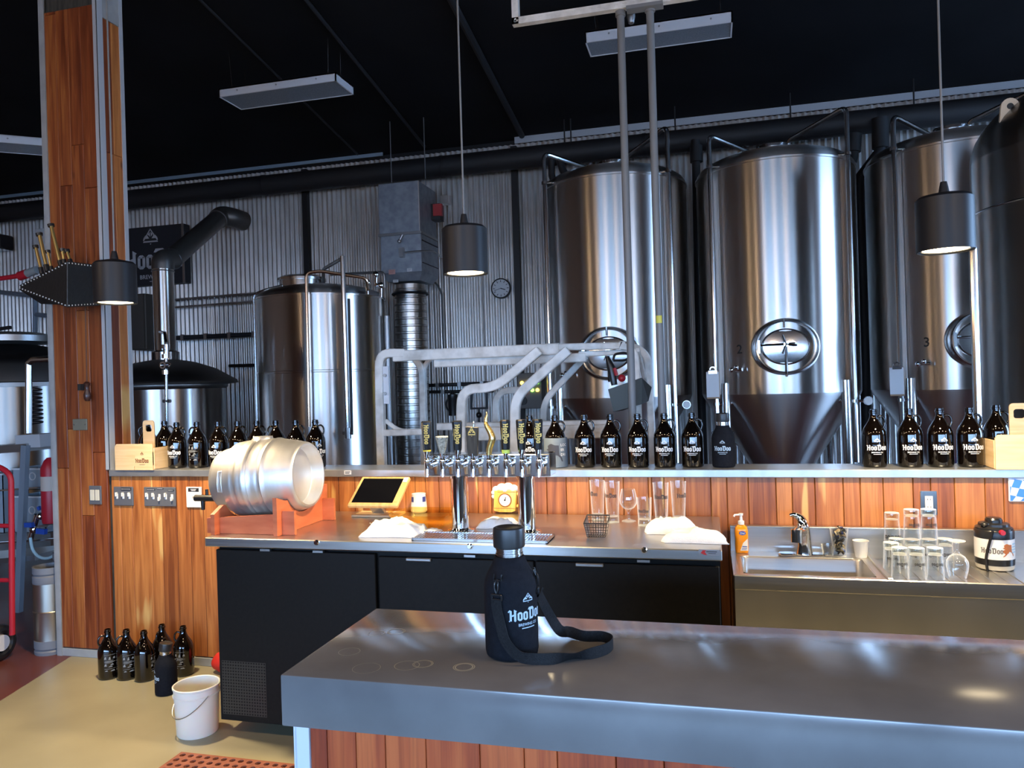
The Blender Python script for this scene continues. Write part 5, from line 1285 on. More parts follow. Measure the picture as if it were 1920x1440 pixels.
i = Ink(); i.rect(-.05, -.028, .062, .09, 3).rect(.024, .048, .062, .09, 3); i.cyl(.0425, .3).build('blue_patch', pm('navy_print', (.03, .05, .22), .5), cu)
# amber glass dish
ax0, ax1, ay0, ay1, ah = PZ(738, 990, CT).x - .01, PZ(846, 986, CT).x - .01, 3.50, 3.74, .062
ds = thing('glass_dish', 'rectangular amber glass baking dish beside the tap column', 'dish', ((ax0 + ax1) / 2, (ay0 + ay1) / 2, CT))
def rrect(x0, x1, y0, y1, r, n=5):
    P = []
    for cx_, cy_, a in ((x1 - r, y1 - r, 0), (x0 + r, y1 - r, 90), (x0 + r, y0 + r, 180), (x1 - r, y0 + r, 270)):
        P += [(cx_ + r * cos(radians(a + 90 * k / n)), cy_ + r * sin(radians(a + 90 * k / n))) for k in range(n + 1)]
    return P
m = MB(); rings = []
for off, z in ((-.02, .0), (-.006, .01), (.008, ah), (.016, ah + .003), (.012, ah - .004), (.002, ah - .006), (-.010, .014), (-.024, .006)):
    rings.append([(x, y, CT + z) for x, y in rrect(ax0 - off, ax1 + off, ay0 - off, ay1 + off, .035)])
n = len(rings[0]); vs = [p for r in rings for p in r]
m.add(vs, [(j * n + a, j * n + (a + 1) % n, (j + 1) * n + (a + 1) % n, (j + 1) * n + a) for j in range(7) for a in range(n)] + [tuple(range(n - 1, -1, -1)), tuple(range(7 * n, 8 * n))])
m.build('dish_body', AMBG, ds, world=True, smooth=40)
m = MB(); m.tube([(ax1 + .016, ay0 + .06, CT + ah), (ax1 + .045, ay0 + .08, CT + ah + .004), (ax1 + .045, ay1 - .08, CT + ah + .004), (ax1 + .016, ay1 - .06, CT + ah)], .008, 8, .03); m.tube([(ax0 - .016, ay0 + .06, CT + ah), (ax0 - .045, ay0 + .08, CT + ah + .004), (ax0 - .045, ay1 - .08, CT + ah + .004), (ax0 - .016, ay1 - .06, CT + ah)], .008, 8, .03)
m.build('dish_handles', AMBG, ds, world=True)
# opener / tongs
c = PZ(700, 986, CT); t = thing('bottle_opener', 'small metal opener lying beside the crumpled white towel', 'opener', (c.x, c.y, CT))
m = MB(); m.tube([(-.02, 0, .012), (.05, .0, .014)], .005, 8); m.bb(.03, .06, -.012, .012, .0, .02); m.tube([(.0, -.02, .008), (.03, .03, .008)], .004, 8); m.build('opener_body', STEEL, t)
# beer mug plaque with a dial
a, b = PY(924, 907, 3.96), PY(970, 965, 3.96)
mg = thing('beer_mug_plaque', 'yellow beer mug plaque with foam and round dial on the planks', 'plaque', ((a.x + b.x) / 2, 3.97, CT + .015))
W_, H_ = (b.x - a.x) / 2, .112
m = MB(); m.prism([(-W_, .0), (-W_ * .5, -.008), (W_ * .5, -.008), (W_ * .85, 0), (W_ * .98, H_), (-W_ * .9, H_)], .04, ((0, .028, 0), (1, 0, 0), (0, 0, 1))); mb_ = m.build('mug_body', noisy(pm('mug_yellow', (.75, .42, .06), .4), (.70, .34, .035), (.85, .58, .15), 10, 3, (4, 1, .4)), mg, bevel=.004, bseg=2)
m = MB(); m.tube([(W_ * .9, .01, H_ * .8), (W_ * 1.45, .01, H_ * .75), (W_ * 1.4, .01, H_ * .25), (W_ * .85, .01, H_ * .2)], .009, 10, .02); m.build('mug_handle', MATS['mug_yellow'], mg)
m = MB()
for x, z, r in ((-.05, .112, .02), (-.02, .122, .024), (.015, .126, .024), (.045, .118, .022), (-.062, .095, .016), (-.066, .075, .012), (0, .112, .022), (.04, .11, .018)): m.sph((x, .005, z), r, (1.2, .9, 1))
m.build('foam', WHITE, mg, smooth=60)
m = MB(); m.torus((0, -.012, .058), .034, .004, 32, 8, MFRONT); m.build('dial_rim', pm('mug_brown', (.28, .10, .02), .4), mg)
m = MB(); m.cyl((0, -.008, .058), (0, -.0145, .058), .032, n=32); dl = m.build('dial_face', WHITE, mg)
m = MB(); m.box((.003, -.0155, .066), (.004, .001, .018), M=Matrix.Rotation(.3, 3, 'Y')); m.cyl((0, -.0145, .058), (0, -.016, .058), .005, n=10); m.build('needle', BLKPR, dl)
m = MB(); m.bb(-W_ * .95, W_ * .86, -.0125, -.011, .012, .015); m.bb(-W_ * .6, W_ * .95, -.0125, -.011, H_ - .012, H_ - .009); m.build('band_line', MATS['mug_brown'], mg)

# ------------------------------------------------------------------ towels
def towel(label, cx_, cy_, w, d, h, seed, rz=0.0, z=CT, folds=5):
    t = thing('bar_towel', label, 'towel', (cx_, cy_, z), rz, 'white bar towels on the cooler')
    NX, NY = 34, 24; vs = []; rnd = random.Random(seed); o = Vector((rnd.random() * 50, rnd.random() * 50, 0))
    for j in range(NY + 1):
        for i_ in range(NX + 1):
            u, v = i_ / NX * 2 - 1, j / NY * 2 - 1
            k = 1 + .22 * noise.noise(Vector((atan2(v, u) * 1.1, seed, 0)) + o)
            x, y = u * w / 2 * k, v * d / 2 * k
            e = max(0, 1 - max(abs(u), abs(v)) ** 6)
            f = .5 + .5 * noise.noise(Vector((u * folds * .55, v * folds * .45, 0)) + o)
            g = abs(noise.noise(Vector((u * folds, v * folds * .6, 3)) + o))
            zz = .004 + h * e ** .6 * (.25 + .75 * f * (1 - .7 * g)) * (1 - .55 * (u * u * .6 + v * v * .5))
            vs.append((x + .02 * noise.noise(Vector((u * 2, v * 2, 7)) + o), y, max(.003, zz)))
    n = NX + 1
    fs = [(j * n + i_, j * n + i_ + 1, (j + 1) * n + i_ + 1, (j + 1) * n + i_) for j in range(NY) for i_ in range(NX)]
    m = MB(); m.add(vs, fs)
    rim = [i_ for i_ in range(n)] + [j * n + NX for j in range(1, NY + 1)] + [NY * n + i_ for i_ in range(NX - 1, -1, -1)] + [j * n for j in range(NY - 1, 0, -1)]
    base = len(vs); m.v += [Vector((vs[r][0], vs[r][1], 0)) for r in rim]; q = len(rim)
    m.f += [(rim[k], rim[(k + 1) % q], base + (k + 1) % q, base + k) for k in range(q)] + [tuple(range(base + q - 1, base - 1, -1))]
    m.build('cloth', TOWEL, t, smooth=70); return t
c = PZ(742, 1001, CT); towel('crumpled white towel before the amber dish', c.x, c.y + .01, .27, .20, .10, 3)
c = PZ(818, 993, CT); towel('flat thin white towel lying between dish and tap column', c.x - .005, c.y - .06, .085, .07, .018, 11)
c = PZ(928, 990, CT); towel('folded white towel between the two tap columns', c.x, c.y + .05, .17, .15, .065, 5, folds=3)
c = PZ(1262, 1000, CT); towel('white towel heaped before the tall glasses', c.x - .01, c.y + .045, .20, .16, .10, 21, folds=4)
c = PZ(1305, 1014, CT); towel('white towel spread at the cooler corner by the badge', c.x - .005, c.y + .015, .24, .14, .075, 9, folds=3)

# ------------------------------------------------------------------ glassware
def gl_tall(H=.200, R=.038, Rb=.030):
    out = [(0, 0), (Rb, 0), (Rb + .001, .004), (Rb, .03)] + [(Rb + (R - Rb) * (k / 6), .03 + (H - .03) * k / 6) for k in range(1, 7)]
    inn = [(R - .0022, H + .0005)] + [(Rb - .003 + (R - Rb) * (k / 6), .03 + (H - .03) * k / 6) for k in range(5, 0, -1)] + [(Rb - .004, .032), (0, .028)]
    return out + inn
def glass(label, pos, prof, rz=0, logo=None, flip=False, H=.2, grp='drinking glasses', base=None, k=1):
    t = thing('beer_glass', label, 'glass', pos, rz, grp)
    m = MB(); m.lathe(prof, 32)
    if flip: m.v = [Vector((v.x, -v.y, H - v.z)) for v in m.v]
    m.build('glass_wall', GLASS, t, smooth=40)
    if base and k:
        r, h = base; m = MB(); m.lathe([(0, .001), (r - .001, .001), (r - .001, h * .7), (r - .004, h), (0, h * .9)], 28)
        if flip: m.v = [Vector((v.x, -v.y, H - v.z)) for v in m.v]
        m.build('thick_base', GBASE, t)
    if logo:
        w, z, R, th = logo; i = Ink(); i.polys(LOGO, -w / 2, 0, w)
        if flip: i.v = [(-x, -y) for x, y in i.v]
        i.cyl(R + .0006, th, z=(H - z) if flip else z).build('logo', BLKPR, t)
    return t
TALL = gl_tall(); SHORT = gl_tall(.132, .036, .031)
SNIF = [(0, 0), (.034, 0), (.034, .002), (.008, .010), (.006, .02), (.006, .045), (.012, .056), (.030, .068), (.042, .088), (.044, .105), (.040, .13), (.033, .158), (.0315, .158), (.0385, .13), (.0425, .105), (.0405, .088), (.029, .07), (.01, .059), (0, .058)]
gg = 'clean glasses beside the folded towels'
for px, py, kind, lab, th in ((1120, 977, 'T', 'tall beer glass directly behind the wire basket', -.9), (1148, 981, 'T', 'tall beer glass between wire basket and stemmed glass', -.3), (1178, 979, 'S', 'stemmed tulip glass between tall and short beer glasses', 0),
                              (1208, 987, 'L', 'short beer tumbler beside the stemmed tulip glass', -.1), (1240, 985, 'T', 'tall beer glass next to the short tumbler', .1), (1273, 982, 'T', 'tall beer glass right behind the heaped white towel', .9)):
    c = PZ(px, py, CT); c = (c.x, c.y + .03, CT)
    if kind == 'T': glass(lab, c, TALL, 0, (.075, .125, .0355, th), base=(.030, .028), grp=gg)
    elif kind == 'L': glass(lab, c, SHORT, 0, (.055, .065, .0335, th), base=(.031, .028), grp=gg)
    else: glass(lab, c, SNIF, 0, grp=gg)
# wire basket
c = PZ(1122, 1008, CT)
wb_ = thing('wire_basket', 'small dark wire mesh basket with grey sides before the glasses', 'basket', (c.x - .01, c.y + .035, CT))
m = MB(); W1, W0, D_, H_ = .052, .040, .05, .085
m.add([(-W0, -D_ * .8, .002), (-W0, D_ * .8, .002), (-W1, D_, H_), (-W1, -D_, H_ * .75), (-W0 + .003, -D_ * .8, .002), (-W0 + .003, D_ * .8, .002), (-W1 + .003, D_, H_), (-W1 + .003, -D_, H_ * .75)], [(0, 1, 2, 3), (7, 6, 5, 4), (0, 3, 7, 4), (1, 5, 6, 2), (3, 2, 6, 7), (0, 4, 5, 1)])
m.build('side_plate', DULLST, wb_)
m = MB()
for k in range(9):
    f = k / 8 * 2 - 1; m.tube([(f * W0, -D_ * .8, .003), (f * W1, -D_, H_ * .75)], .0012, 5); m.tube([(f * W0, D_ * .8, .003), (f * W1, D_, H_)], .0012, 5); m.tube([(f * W0, -D_ * .8, .003), (f * W0, D_ * .8, .003)], .0012, 5)
for k in range(7):
    z = k / 6; w = W0 + (W1 - W0) * z
    m.tube([(-w, -D_ * (.8 + .2 * z), .003 + H_ * .75 * z), (w, -D_ * (.8 + .2 * z), .003 + H_ * .75 * z)], .0012, 5); m.tube([(-w, D_ * (.8 + .2 * z), .003 + H_ * z), (w, D_ * (.8 + .2 * z), .003 + H_ * z)], .0012, 5)
m.build('wire_mesh', BLKPR, wb_, kind='stuff')
m = MB(); m.tube([(-W1, -D_, H_ * .75), (W1, -D_, H_ * .75), (W1, D_, H_), (-W1, D_, H_), (-W1, -D_, H_ * .75)], .0025, 6); m.build('rim_wire', BLKPR, wb_)

# ================================================================== SINK
SX0, SX1, SY0, SY1 = .078, 3.1, 3.46, 3.97
bx0_, bx1_ = PZ(1396, 1085, RIM).x, PZ(1646, 1085, RIM).x
sk = thing('bar_sink', 'long stainless bar sink with backsplash right of the cooler', 'sink', (SX0 + .5, 3.7, 0))
m = MB(); BY0, BY1, BZ = SY0 + .05, SY1 - .13, RIM - .26
def frame_with_hole(m, x0, x1, y0, y1, hx0, hx1, hy0, hy1, z):
    a = [(x0, y0), (x1, y0), (x1, y1), (x0, y1)]; b = [(hx0, hy0), (hx1, hy0), (hx1, hy1), (hx0, hy1)]
    m.add([(x, y, z) for x, y in a + b], [(0, 1, 5, 4), (1, 2, 6, 5), (2, 3, 7, 6), (3, 0, 4, 7)])
xd = bx1_ + .045
frame_with_hole(m, SX0, xd, SY0, SY1, bx0_, bx1_, BY0, BY1, RIM); m.build('deck', SHEET, sk, world=True)
m = MB(); o_ = rrect(bx0_, bx1_, BY0, BY1, .04)
rr = [[(x, y, RIM + .001) for x, y in rrect(bx0_ - .006, bx1_ + .006, BY0 - .006, BY1 + .006, .044)], [(x, y, RIM - .008) for x, y in o_], [(x, y, BZ + .03) for x, y in o_], [(x, y, BZ) for x, y in rrect(bx0_ + .03, bx1_ - .03, BY0 + .03, BY1 - .03, .03)]]
n = len(o_); m.add([p for r in rr for p in r], [(j * n + a, j * n + (a + 1) % n, (j + 1) * n + (a + 1) % n, (j + 1) * n + a) for j in range(3) for a in range(n)] + [tuple(range(3 * n, 4 * n))]); m.build('basin', SHEET, sk, world=True, smooth=40)
m = MB(); m.bb(xd, SX1, SY0, SY1, RIM - .03, RIM - .022); m.build('drainboard', SHEET, sk, world=True)
m = MB(); m.bb(xd - .012, xd + .010, SY0 + .005, SY1 - .02, RIM - .022, RIM + .010); m.build('divider', SHEET, sk, world=True, bevel=.003)
m = MB()
for k in range(9): x = xd + .09 + k * .055; m.bb(x - .006, x + .006, SY0 + .06, SY1 - .12, RIM - .022, RIM - .019)
m.build('drain_ribs', SHEET, sk, world=True)
m = MB(); m.bb(SX0, SX1, SY0 - .006, SY0 + .006, RIM - .06, RIM + .004); m.build('front_lip', SHEET, sk, world=True, bevel=.004)
m = MB(); m.bb(SX0 + .004, SX1, SY0 + .012, SY0 + .02, .34, RIM - .05); m.build('front_apron', noisy(pm('apron_steel', (.66, .64, .59), .36, 1.0), (.60, .57, .52), (.74, .71, .66), 2.2, 3, (1, 1, .5), rough=(.30, .44)), sk, world=True)
m = MB(); m.bb(SX0 + .004, SX0 + .010, SY0 + .02, SY1, .34, RIM - .002); m.build('end_apron', SHEET, sk, world=True)
m = MB(); m.bb(SX0, SX1, SY1 - .01, SY1 + .012, RIM - .03, .915); m.bb(SX0, SX1, SY1 - .03, SY1 + .012, .907, .918); m.build('backsplash', SHEET, sk, world=True, bevel=.002)
for x in (SX0 + .06, 1.3, 2.6):
    for y in (SY0 + .06, SY1 - .06): m = MB(); m.cyl((x, y, 0), (x, y, .5), .02); m.build('leg', STEEL, sk, world=True)
# glasses standing inside the basin
for k, (px, py) in enumerate(((1563, 1070), (1594, 1066), (1620, 1063), (1590, 1078), (1614, 1070))):
    c = PZ(px, py + 2, RIM - .045); glass(('beer tumbler standing in the sink basin, nearest the front lip', 'beer tumbler standing in the sink basin, in its back row', 'beer tumbler standing in the sink basin, nearest its far corner', 'beer tumbler in the basin against the front wall corner', 'beer tumbler in the middle of the sink basin group')[k],
        (bx1_ - .30 + [.0, .085, .19, .09, .19][k], [3.60, 3.66, 3.70, 3.575, 3.60][k], BZ + .001), SHORT, base=(.031, .026), grp='tumblers in the sink basin')
# mixer tap
c = PZ(1496, 1032, RIM)
mt = thing('mixer_tap', 'chrome single lever mixer tap on the sink deck', 'tap', (c.x + .012, 3.885, RIM + .001))
m = MB(); P = rrect(-.115, .115, -.03, .03, .029, 6); m.prism(P, .012, ((0, 0, 0), (1, 0, 0), (0, 1, 0))); m.build('deck_plate', CHROME, mt, bevel=.004)
m = MB(); m.tube([(.005, .0, .01), (.006, .0, .05), (.004, -.004, .105), (.0, -.01, .135)], [.040, .033, .032, .031], 24); m.sph((0, -.012, .14), .033); m.build('tap_body', CHROME, mt, smooth=60)
m = MB(); m.tube([(0, -.01, .115), (-.025, -.06, .125), (-.035, -.085, .115)], [.026, .025, .026], 20, .02); m.cyl((-.035, -.085, .14), (-.036, -.09, .082), .027, n=22); m.build('spout', CHROME, mt, smooth=60)
m = MB(); m.tube([(.0, -.012, .16), (-.012, -.012, .185), (-.04, -.02, .20), (-.058, -.022, .195)], [.024, .018, .012, .008], 14, .015); m.build('lever', CHROME, mt, smooth=60)
# hand soap
c = PY(1391, 1029, 3.925)
sp_ = thing('soap_bottle', 'orange hand soap bottle with clear pump at the end of sink', 'bottle', (c.x, 3.922, RIM + .0008))
m = MB(); rs = []
for s, z in ((.9, 0), (1, .006), (1, .105), (.9, .125), (.5, .137), (.42, .140)): rs.append([(x * s, y * s, z) for x, y in rrect(-.031, .031, -.019, .019, .013)])
n = len(rs[0]); m.add([p for r in rs for p in r], [(j * n + a, j * n + (a + 1) % n, (j + 1) * n + (a + 1) % n, (j + 1) * n + a) for j in range(5) for a in range(n)] + [tuple(range(n - 1, -1, -1)), tuple(range(5 * n, 6 * n))])
m.build('bottle_body', pm('orange_soap', (.85, .30, .015), .15, 0, Subsurface_Weight=.2), sp_, smooth=50)
m = MB(); m.lathe([(.015, .138), (.015, .155), (.008, .158), (.006, .18), (.010, .182), (.011, .192), (0, .194)], 18); m.tube([(0, 0, .186), (-.03, -.012, .186), (-.034, -.013, .178)], .005, 8); m.build('pump', pm('clear_pump', (.75, .76, .74), .25), sp_)
i = Ink(); i.polys([[(.016 * cos(a * pi / 10), .010 * sin(a * pi / 10) * 1.0) for a in range(20)]], .004, .098, 1); i.plane(((0, -.0196, 0), (1, 0, 0), (0, 0, 1))).build('brand_oval', pm('label_blue', (.03, .08, .42), .4), sp_)
i = Ink(); i.text('Dial', .004, .093, .013); i.plane(((0, -.0200, 0), (1, 0, 0), (0, 0, 1))).build('brand_word', WHITE, sp_)
i = Ink(); i.polys([[(-.008, .012), (.028, .012), (.028, .072), (.006, .05)]], 0, 0, 1); i.plane(((0, -.0195, 0), (1, 0, 0), (0, 0, 1))).build('label_panel', WHITE, sp_)
i = Ink(); i.rect(.002, .024, .03, .034).rect(.0, .024, .022, .025).rect(-.002, .02, .016, .018); i.plane(((0, -.0199, 0), (1, 0, 0), (0, 0, 1))).build('label_lines', pm('label_blue', (.03, .08, .42), .4), sp_)
# glass of bottle caps
c = PY(1574, 1035, 3.90)
gc = thing('glass_of_caps', 'pint glass full of bottle caps beside mixer tap', 'glass', (c.x, 3.897, RIM + .0008))
m = MB(); m.lathe(gl_tall(.135, .042, .031), 32); m.build('glass_wall', GLASS, gc, smooth=40)
rnd = random.Random(4); cols = [(.03, .03, .03), (.5, .42, .25), (.05, .1, .35), (.02, .02, .02), (.3, .3, .3), (.16, .12, .06)]
for k in range(46):
    z = .016 + .118 * k / 46; rr_ = (.029 + .010 * z / .135 - .013); a = rnd.random() * 6.28; r = rr_ * rnd.uniform(.6, 1)
    M = Matrix.Rotation(rnd.uniform(-1.2, 1.2), 3, 'X') @ Matrix.Rotation(rnd.uniform(-1.2, 1.2), 3, 'Y')
    m = MB(); m.lathe([(0, .003), (.011, .003), (.0135, -.003)], 12, (r * cos(a), r * sin(a), z), M); q = rnd.choice(cols); m.build('bottle_cap', pm('cap_%d' % int(q[0] * 1000 + q[2] * 10), q, .3, .4), gc, smooth=20)
c = PY(1541, 1030, 3.90); t = thing('plastic_cup', 'small clear plastic cup on the deck beside mixer tap', 'cup', (c.x + .028, 3.905, RIM + .0008))
m = MB(); m.lathe([(0, 0), (.022, 0), (.030, .05), (.031, .052), (.029, .051), (.021, .002), (0, .002)], 24); m.build('cup_wall', glassy('frosted_cup', (.85, .85, .84), .4), t)
c = PY(1626, 1032, 3.90); t = thing('paper_cup', 'white cup on the sink deck near the divider', 'cup', (c.x - .03, 3.885, RIM + .0008))
m = MB(); m.lathe([(0, 0), (.026, 0), (.034, .075), (.036, .078), (.033, .077), (.025, .003), (0, .003)], 24); m.build('cup_wall', WHITE, t)
# drying glasses
DZ = RIM - .022 + .0045
dg = 'glasses drying upside down by the sink'
def dry(x, y, z, lab, prof=SHORT, H=.132, R=.0335, th=0, lg=True): return glass(lab, (x, y, z), prof, 0, (.052, .06, R, th) if lg else None, True, H, dg, base=(.031, .026))
def ats(px, py): c = PZ(px, py, DZ); return c.x, c.y
for px, py, lab, th in ((1690, 1086, 'upside-down tumbler in the front drying row, next to the divider', .2), (1722, 1087, 'upside-down tumbler in the middle of the front drying row', .3), (1757, 1087, 'upside-down tumbler at the snifter end of the front drying row', .1),
                    (1684, 1066, 'upside-down tumbler in the middle drying row, next to the divider', 0), (1714, 1068, 'upside-down tumbler in the middle drying row, under a stacked one', .3), (1746, 1068, 'upside-down tumbler in the middle drying row, second from the snifter', 0), (1776, 1067, 'upside-down tumbler in the middle drying row, touching the snifter', -.2)):
    x, y = ats(px, py); dry(x, y + .02, DZ, lab, th=th)
x = PY(1673, 1000, 3.855).x; glass('tall upside-down beer glass sticking up behind the drying tumblers', (x, 3.855, DZ), gl_tall(.235, .040, .031), 0, (.085, .10, .037, .0), True, .235, dg, base=(.031, .03))
dry(xd + .05, 3.685, DZ, 'upside-down tumbler tucked against the divider at the back')
x, y = ats(1714, 1068); dry(x + .0, y + .02, DZ + .1345, 'upside-down tumbler stacked on the middle row, nearer the tall glass', th=.2)
x, y = ats(1746, 1068); dry(x - .0, y + .02, DZ + .1345, 'upside-down tumbler stacked on the middle row, further from the tall glass', th=.2)
x, y = ats(1800, 1086); glass('upside-down stemmed snifter at the end of the drying glasses', (x, y + .03, DZ), SNIF, 0, None, True, .158, dg)
# mini keg with black pump top
x, y = ats(1874, 1069)
mk = thing('mini_keg', 'small white and black mini keg with black pump top and red button', 'mini keg', (x, y + .055, DZ))
KR = .078
m = MB(); m.lathe([(0, 0), (KR - .006, 0), (KR - .004, .004), (KR - .002, .02)], 48); m.build('base_ring', pm('keg_base', (.55, .53, .46), .4), mk)
m = MB(); m.lathe([(KR - .001, .02), (KR, .048)], 48); m.build('lower_band', BPLAS, mk)
m = MB(); m.lathe([(KR, .048), (KR, .136)], 48); m.build('white_band', WHITE, mk)
m = MB(); m.lathe([(KR, .136), (KR, .168), (KR - .002, .172), (KR - .006, .176)], 48); m.build('upper_band', BPLAS, mk)
m = MB(); m.lathe([(KR - .004, .174), (KR - .004, .180), (.062, .188), (.060, .198), (.035, .202), (.034, .214), (.028, .222), (0, .224)], 40); m.sph((-.045, -.03, .196), .020, (1, 1, .6)); m.sph((.05, .01, .192), .014, (1, 1, .6)); m.build('pump_top', BPLAS, mk)
m = MB(); m.cyl((.006, -KR + .01, .168), (.008, -KR - .010, .170), .013, .011, n=16); m.build('red_button', REDP, mk)
m = MB(); m.tube([(-.03, -KR - .004, .176), (-.045, -KR + .006, .11), (-.055, -KR + .016, .05), (-.05, -KR + .014, -.0)], .006, 8, .03); m.build('tap_hose', BPLAS, mk)
i = Ink(); i.polys(LOGO, -.05, -.01, .088, .088); i.cyl(KR + .0006, -.35, z=.085).build('logo', pm('print_dark_grey', (.12, .11, .10), .5), mk)
i = Ink(); i.polys(tri_poly(ALASKA), 0, 0, .055); i.cyl(KR + .0006, .40, z=.092).build('state_print', pm('print_brown', (.40, .12, .03), .5), mk)
i = Ink()
for k in range(4): i.rect(-.012 - .002 * k, .014, .028 - .012 * k, .034 - .012 * k, 2)
i.cyl(KR + .0006, .86, z=.085).build('slogan_lines', pm('print_pale_blue', (.35, .55, .65), .5), mk)

# ================================================================== GROWLERS
GPROF = [(0, 0), (.048, 0), (.0545, .005), (.057, .014), (.057, .155), (.055, .172), (.047, .192), (.035, .211), (.024, .230), (.0185, .247), (.0172, .258), (.0172, .262), (.0200, .264), (.0200, .272), (.0175, .274), (.0175, .283), (.014, .284), (.014, .26), (0, .25)]
def growler_r(z):
    for (r0, z0), (r1, z1) in zip(GPROF[3:12], GPROF[4:13]):
        if z0 <= z <= z1 and z1 > z0: return r0 + (r1 - r0) * (z - z0) / (z1 - z0)
    return .057
_gw = {}
def growler(label, loc, rz, grp, back=False):
    key = 'b' if back else 'f'
    if key in _gw:
        t = dup(_gw[key], loc, rz, label); t['group'] = grp; return t
    t = thing('glass_growler', label, 'growler', loc, rz, grp)
    m = MB(); m.lathe(GPROF, 40); m.build('bottle', AMBER, t, smooth=50)
    s = -1 if back else 1
    m = MB(); m.tube([(s * .016, 0, .244), (s * .034, 0, .252), (s * .050, 0, .238), (s * .053, 0, .212), (s * .045, 0, .194)], .0055, 8, .02); m.build('handle', AMBER, t, smooth=60)
    if back:
        i = Ink(); W = .03
        for z in (.145, .105, .065): i.rect(-W, W, z, z + .0015, 4)
        for x, z, w, h in ((-.025, .122, .012, .016), (-.002, .118, .012, .018), (.022, .122, .014, .012), (-.024, .082, .014, .014), (.002, .076, .024, .006), (.01, .086, .02, .008), (-.02, .052, .016, .006), (.014, .05, .026, .008)):
            i.polys([[(x - w / 2, z), (x + w / 2, z), (x + w * .3, z + h), (x - w * .2, z + h * .8)]], 0, 0, 1)
        for k in range(4): i.rect(-W + .004, W - .01 - .006 * (k % 2), .112 - .0045 * k, .1135 - .0045 * k, 3)
        i.cyl(.0575, 0).build('print', PRINTD, t)
    else:
        i = brand(.098); i.cyl(.0576, 0, z=.085).build('logo', WHITE, t)
    _gw[key] = t
    return t
GY = WY + .105
def onshelf(px, y=GY): return (PY(px, 860, y).x, y, ST)
g1 = 'growlers in the row behind the cask'
names = ['black glass growler with white logo next to the wooden carrier behind the cask row', 'black glass growler turned to show its printed back, second after the carrier', 'black glass growler with half-hidden logo, third after the carrier',
         'black glass growler fourth after the carrier, above the cask shoulder', 'black glass growler fifth after the carrier, behind the cask bung', 'black glass growler sixth after the carrier, just past the bung', 'black glass growler seventh after the carrier, behind the cask end', 'last black glass growler of the cask row, nearest the tall tank']
xs_ = [333, 371, 410, 447, 483, 519, 556, 593]
hand_ = [0, 1, 0, 0, 0, 1, 0, 1]
for k, (px, nm) in enumerate(zip(xs_, names)):
    if k in (1, 5): growler(nm, onshelf(px), radians(6), g1, True)
    else: growler(nm, onshelf(px), radians(8 if k < 3 else 50), g1)
g2 = 'growlers in the row beside the tap tower'
for px, nm in ((1097, 'black glass growler with white logo, first after the grey sleeve'), (1146, 'black glass growler with white logo, second after the grey sleeve'), (1197, 'black glass growler with white logo standing in front of the ladder post'), (1247, 'black glass growler with white logo, second before the black sleeved flask'), (1299, 'black glass growler with white logo right beside the black sleeved flask')):
    growler(nm, onshelf(px), 0, g2)
growler('black glass growler peeking out between the last two black tap handles', onshelf(995, GY + .04), 0, g2)
g3 = 'growlers in the row above the sink'
for px, nm in ((1640, 'black glass growler nearest fermenter two in the row above the sink'), (1707, 'black glass growler second in the row above the sink, before bright pipes'), (1764, 'black glass growler third in the row above the sink'), (1820, 'black glass growler touching the wooden carrier above the sink')):
    growler(nm, onshelf(px), radians(3), g3)
# growler in a grey sleeve
sl_loc = onshelf(1044); sl_loc = (sl_loc[0] - .005, sl_loc[1] + .0, ST)
sg_ = growler('black glass growler wearing a grey sleeve with dark state print', sl_loc, 0, g2)
for c_ in [c for c in sg_.children if c.name.startswith('logo')]: bpy.data.objects.remove(c_)
m = MB(); m.lathe([(.058, .002), (.064, .004), (.065, .02), (.065, .158), (.063, .162), (.058, .162), (.058, .15)], 40); sv = m.build('grey_sleeve', GREYS, sg_, smooth=40)
i = Ink(); i.polys(tri_poly(ALASKA), 0, 0, .095); i.cyl(.0655, -.02, z=.085).build('state_print', pm('print_navy', (.035, .04, .06), .6), sv)
for k, s_ in enumerate(('LOC', 'ER', 'DRI')): i = Ink(); i.text(s_, 0, 0, .020, center=False); i.cyl(.0656, .62, z=.118 - .026 * k).build('sleeve_text', WHITE, sv)

# sleeved flasks (steel bottle in a neoprene sleeve)
def flask(label, loc, rz, logo_th=0, grp='sleeved flasks', scale=1.0, strap=False, logo=True, logo_w=.088):
    t = thing('sleeved_flask', label, 'flask', loc, rz, grp)
    R = .0585
    m = MB(); m.lathe([(0, .0), (.050, .0), (.0565, .004), (R, .014), (R, .150), (R - .003, .166), (.049, .182), (.041, .196), (.0355, .206), (.034, .214), (.031, .216), (.030, .206)], 44); m.build('sleeve', NEOP, t, smooth=50)
    m = MB(); m.lathe([(.029, .20), (.029, .218), (.0305, .219), (.0305, .223), (.0288, .224), (.0288, .229), (.0298, .230), (.0298, .236), (0, .236)], 36); m.build('steel_neck', STEEL, t, smooth=30)
    m = MB(); n = 48; prof = [(.031, .234), (.0345, .236), (.0352, .240), (.0352, .272), (.0342, .277), (.030, .279), (.024, .276), (0, .274)]
    m.lathe(prof, n); cp_ = m.build('cap', CEDAR, t, smooth=40)
    m = MB(); m.lathe([(.0, .2745), (.018, .2745), (.022, .2755)], 24); m.build('cap_inlay', pm('cap_inlay', (.07, .065, .03), .4), cp_)
    m = MB()
    for a in (0, pi): m.torus((.05 * cos(a), .05 * sin(a), .176), .006, .0018, 12, 5, Matrix.Rotation(a, 3, 'Z') @ Matrix.Rotation(pi / 2, 3, 'X'))
    m.build('strap_ring', BPLAS, t)
    if logo: i = brand(logo_w); i.cyl(R + .0006, logo_th, z=.088).build('logo', pm('print_steel_blue', (.42, .55, .66), .5), t)
    return t
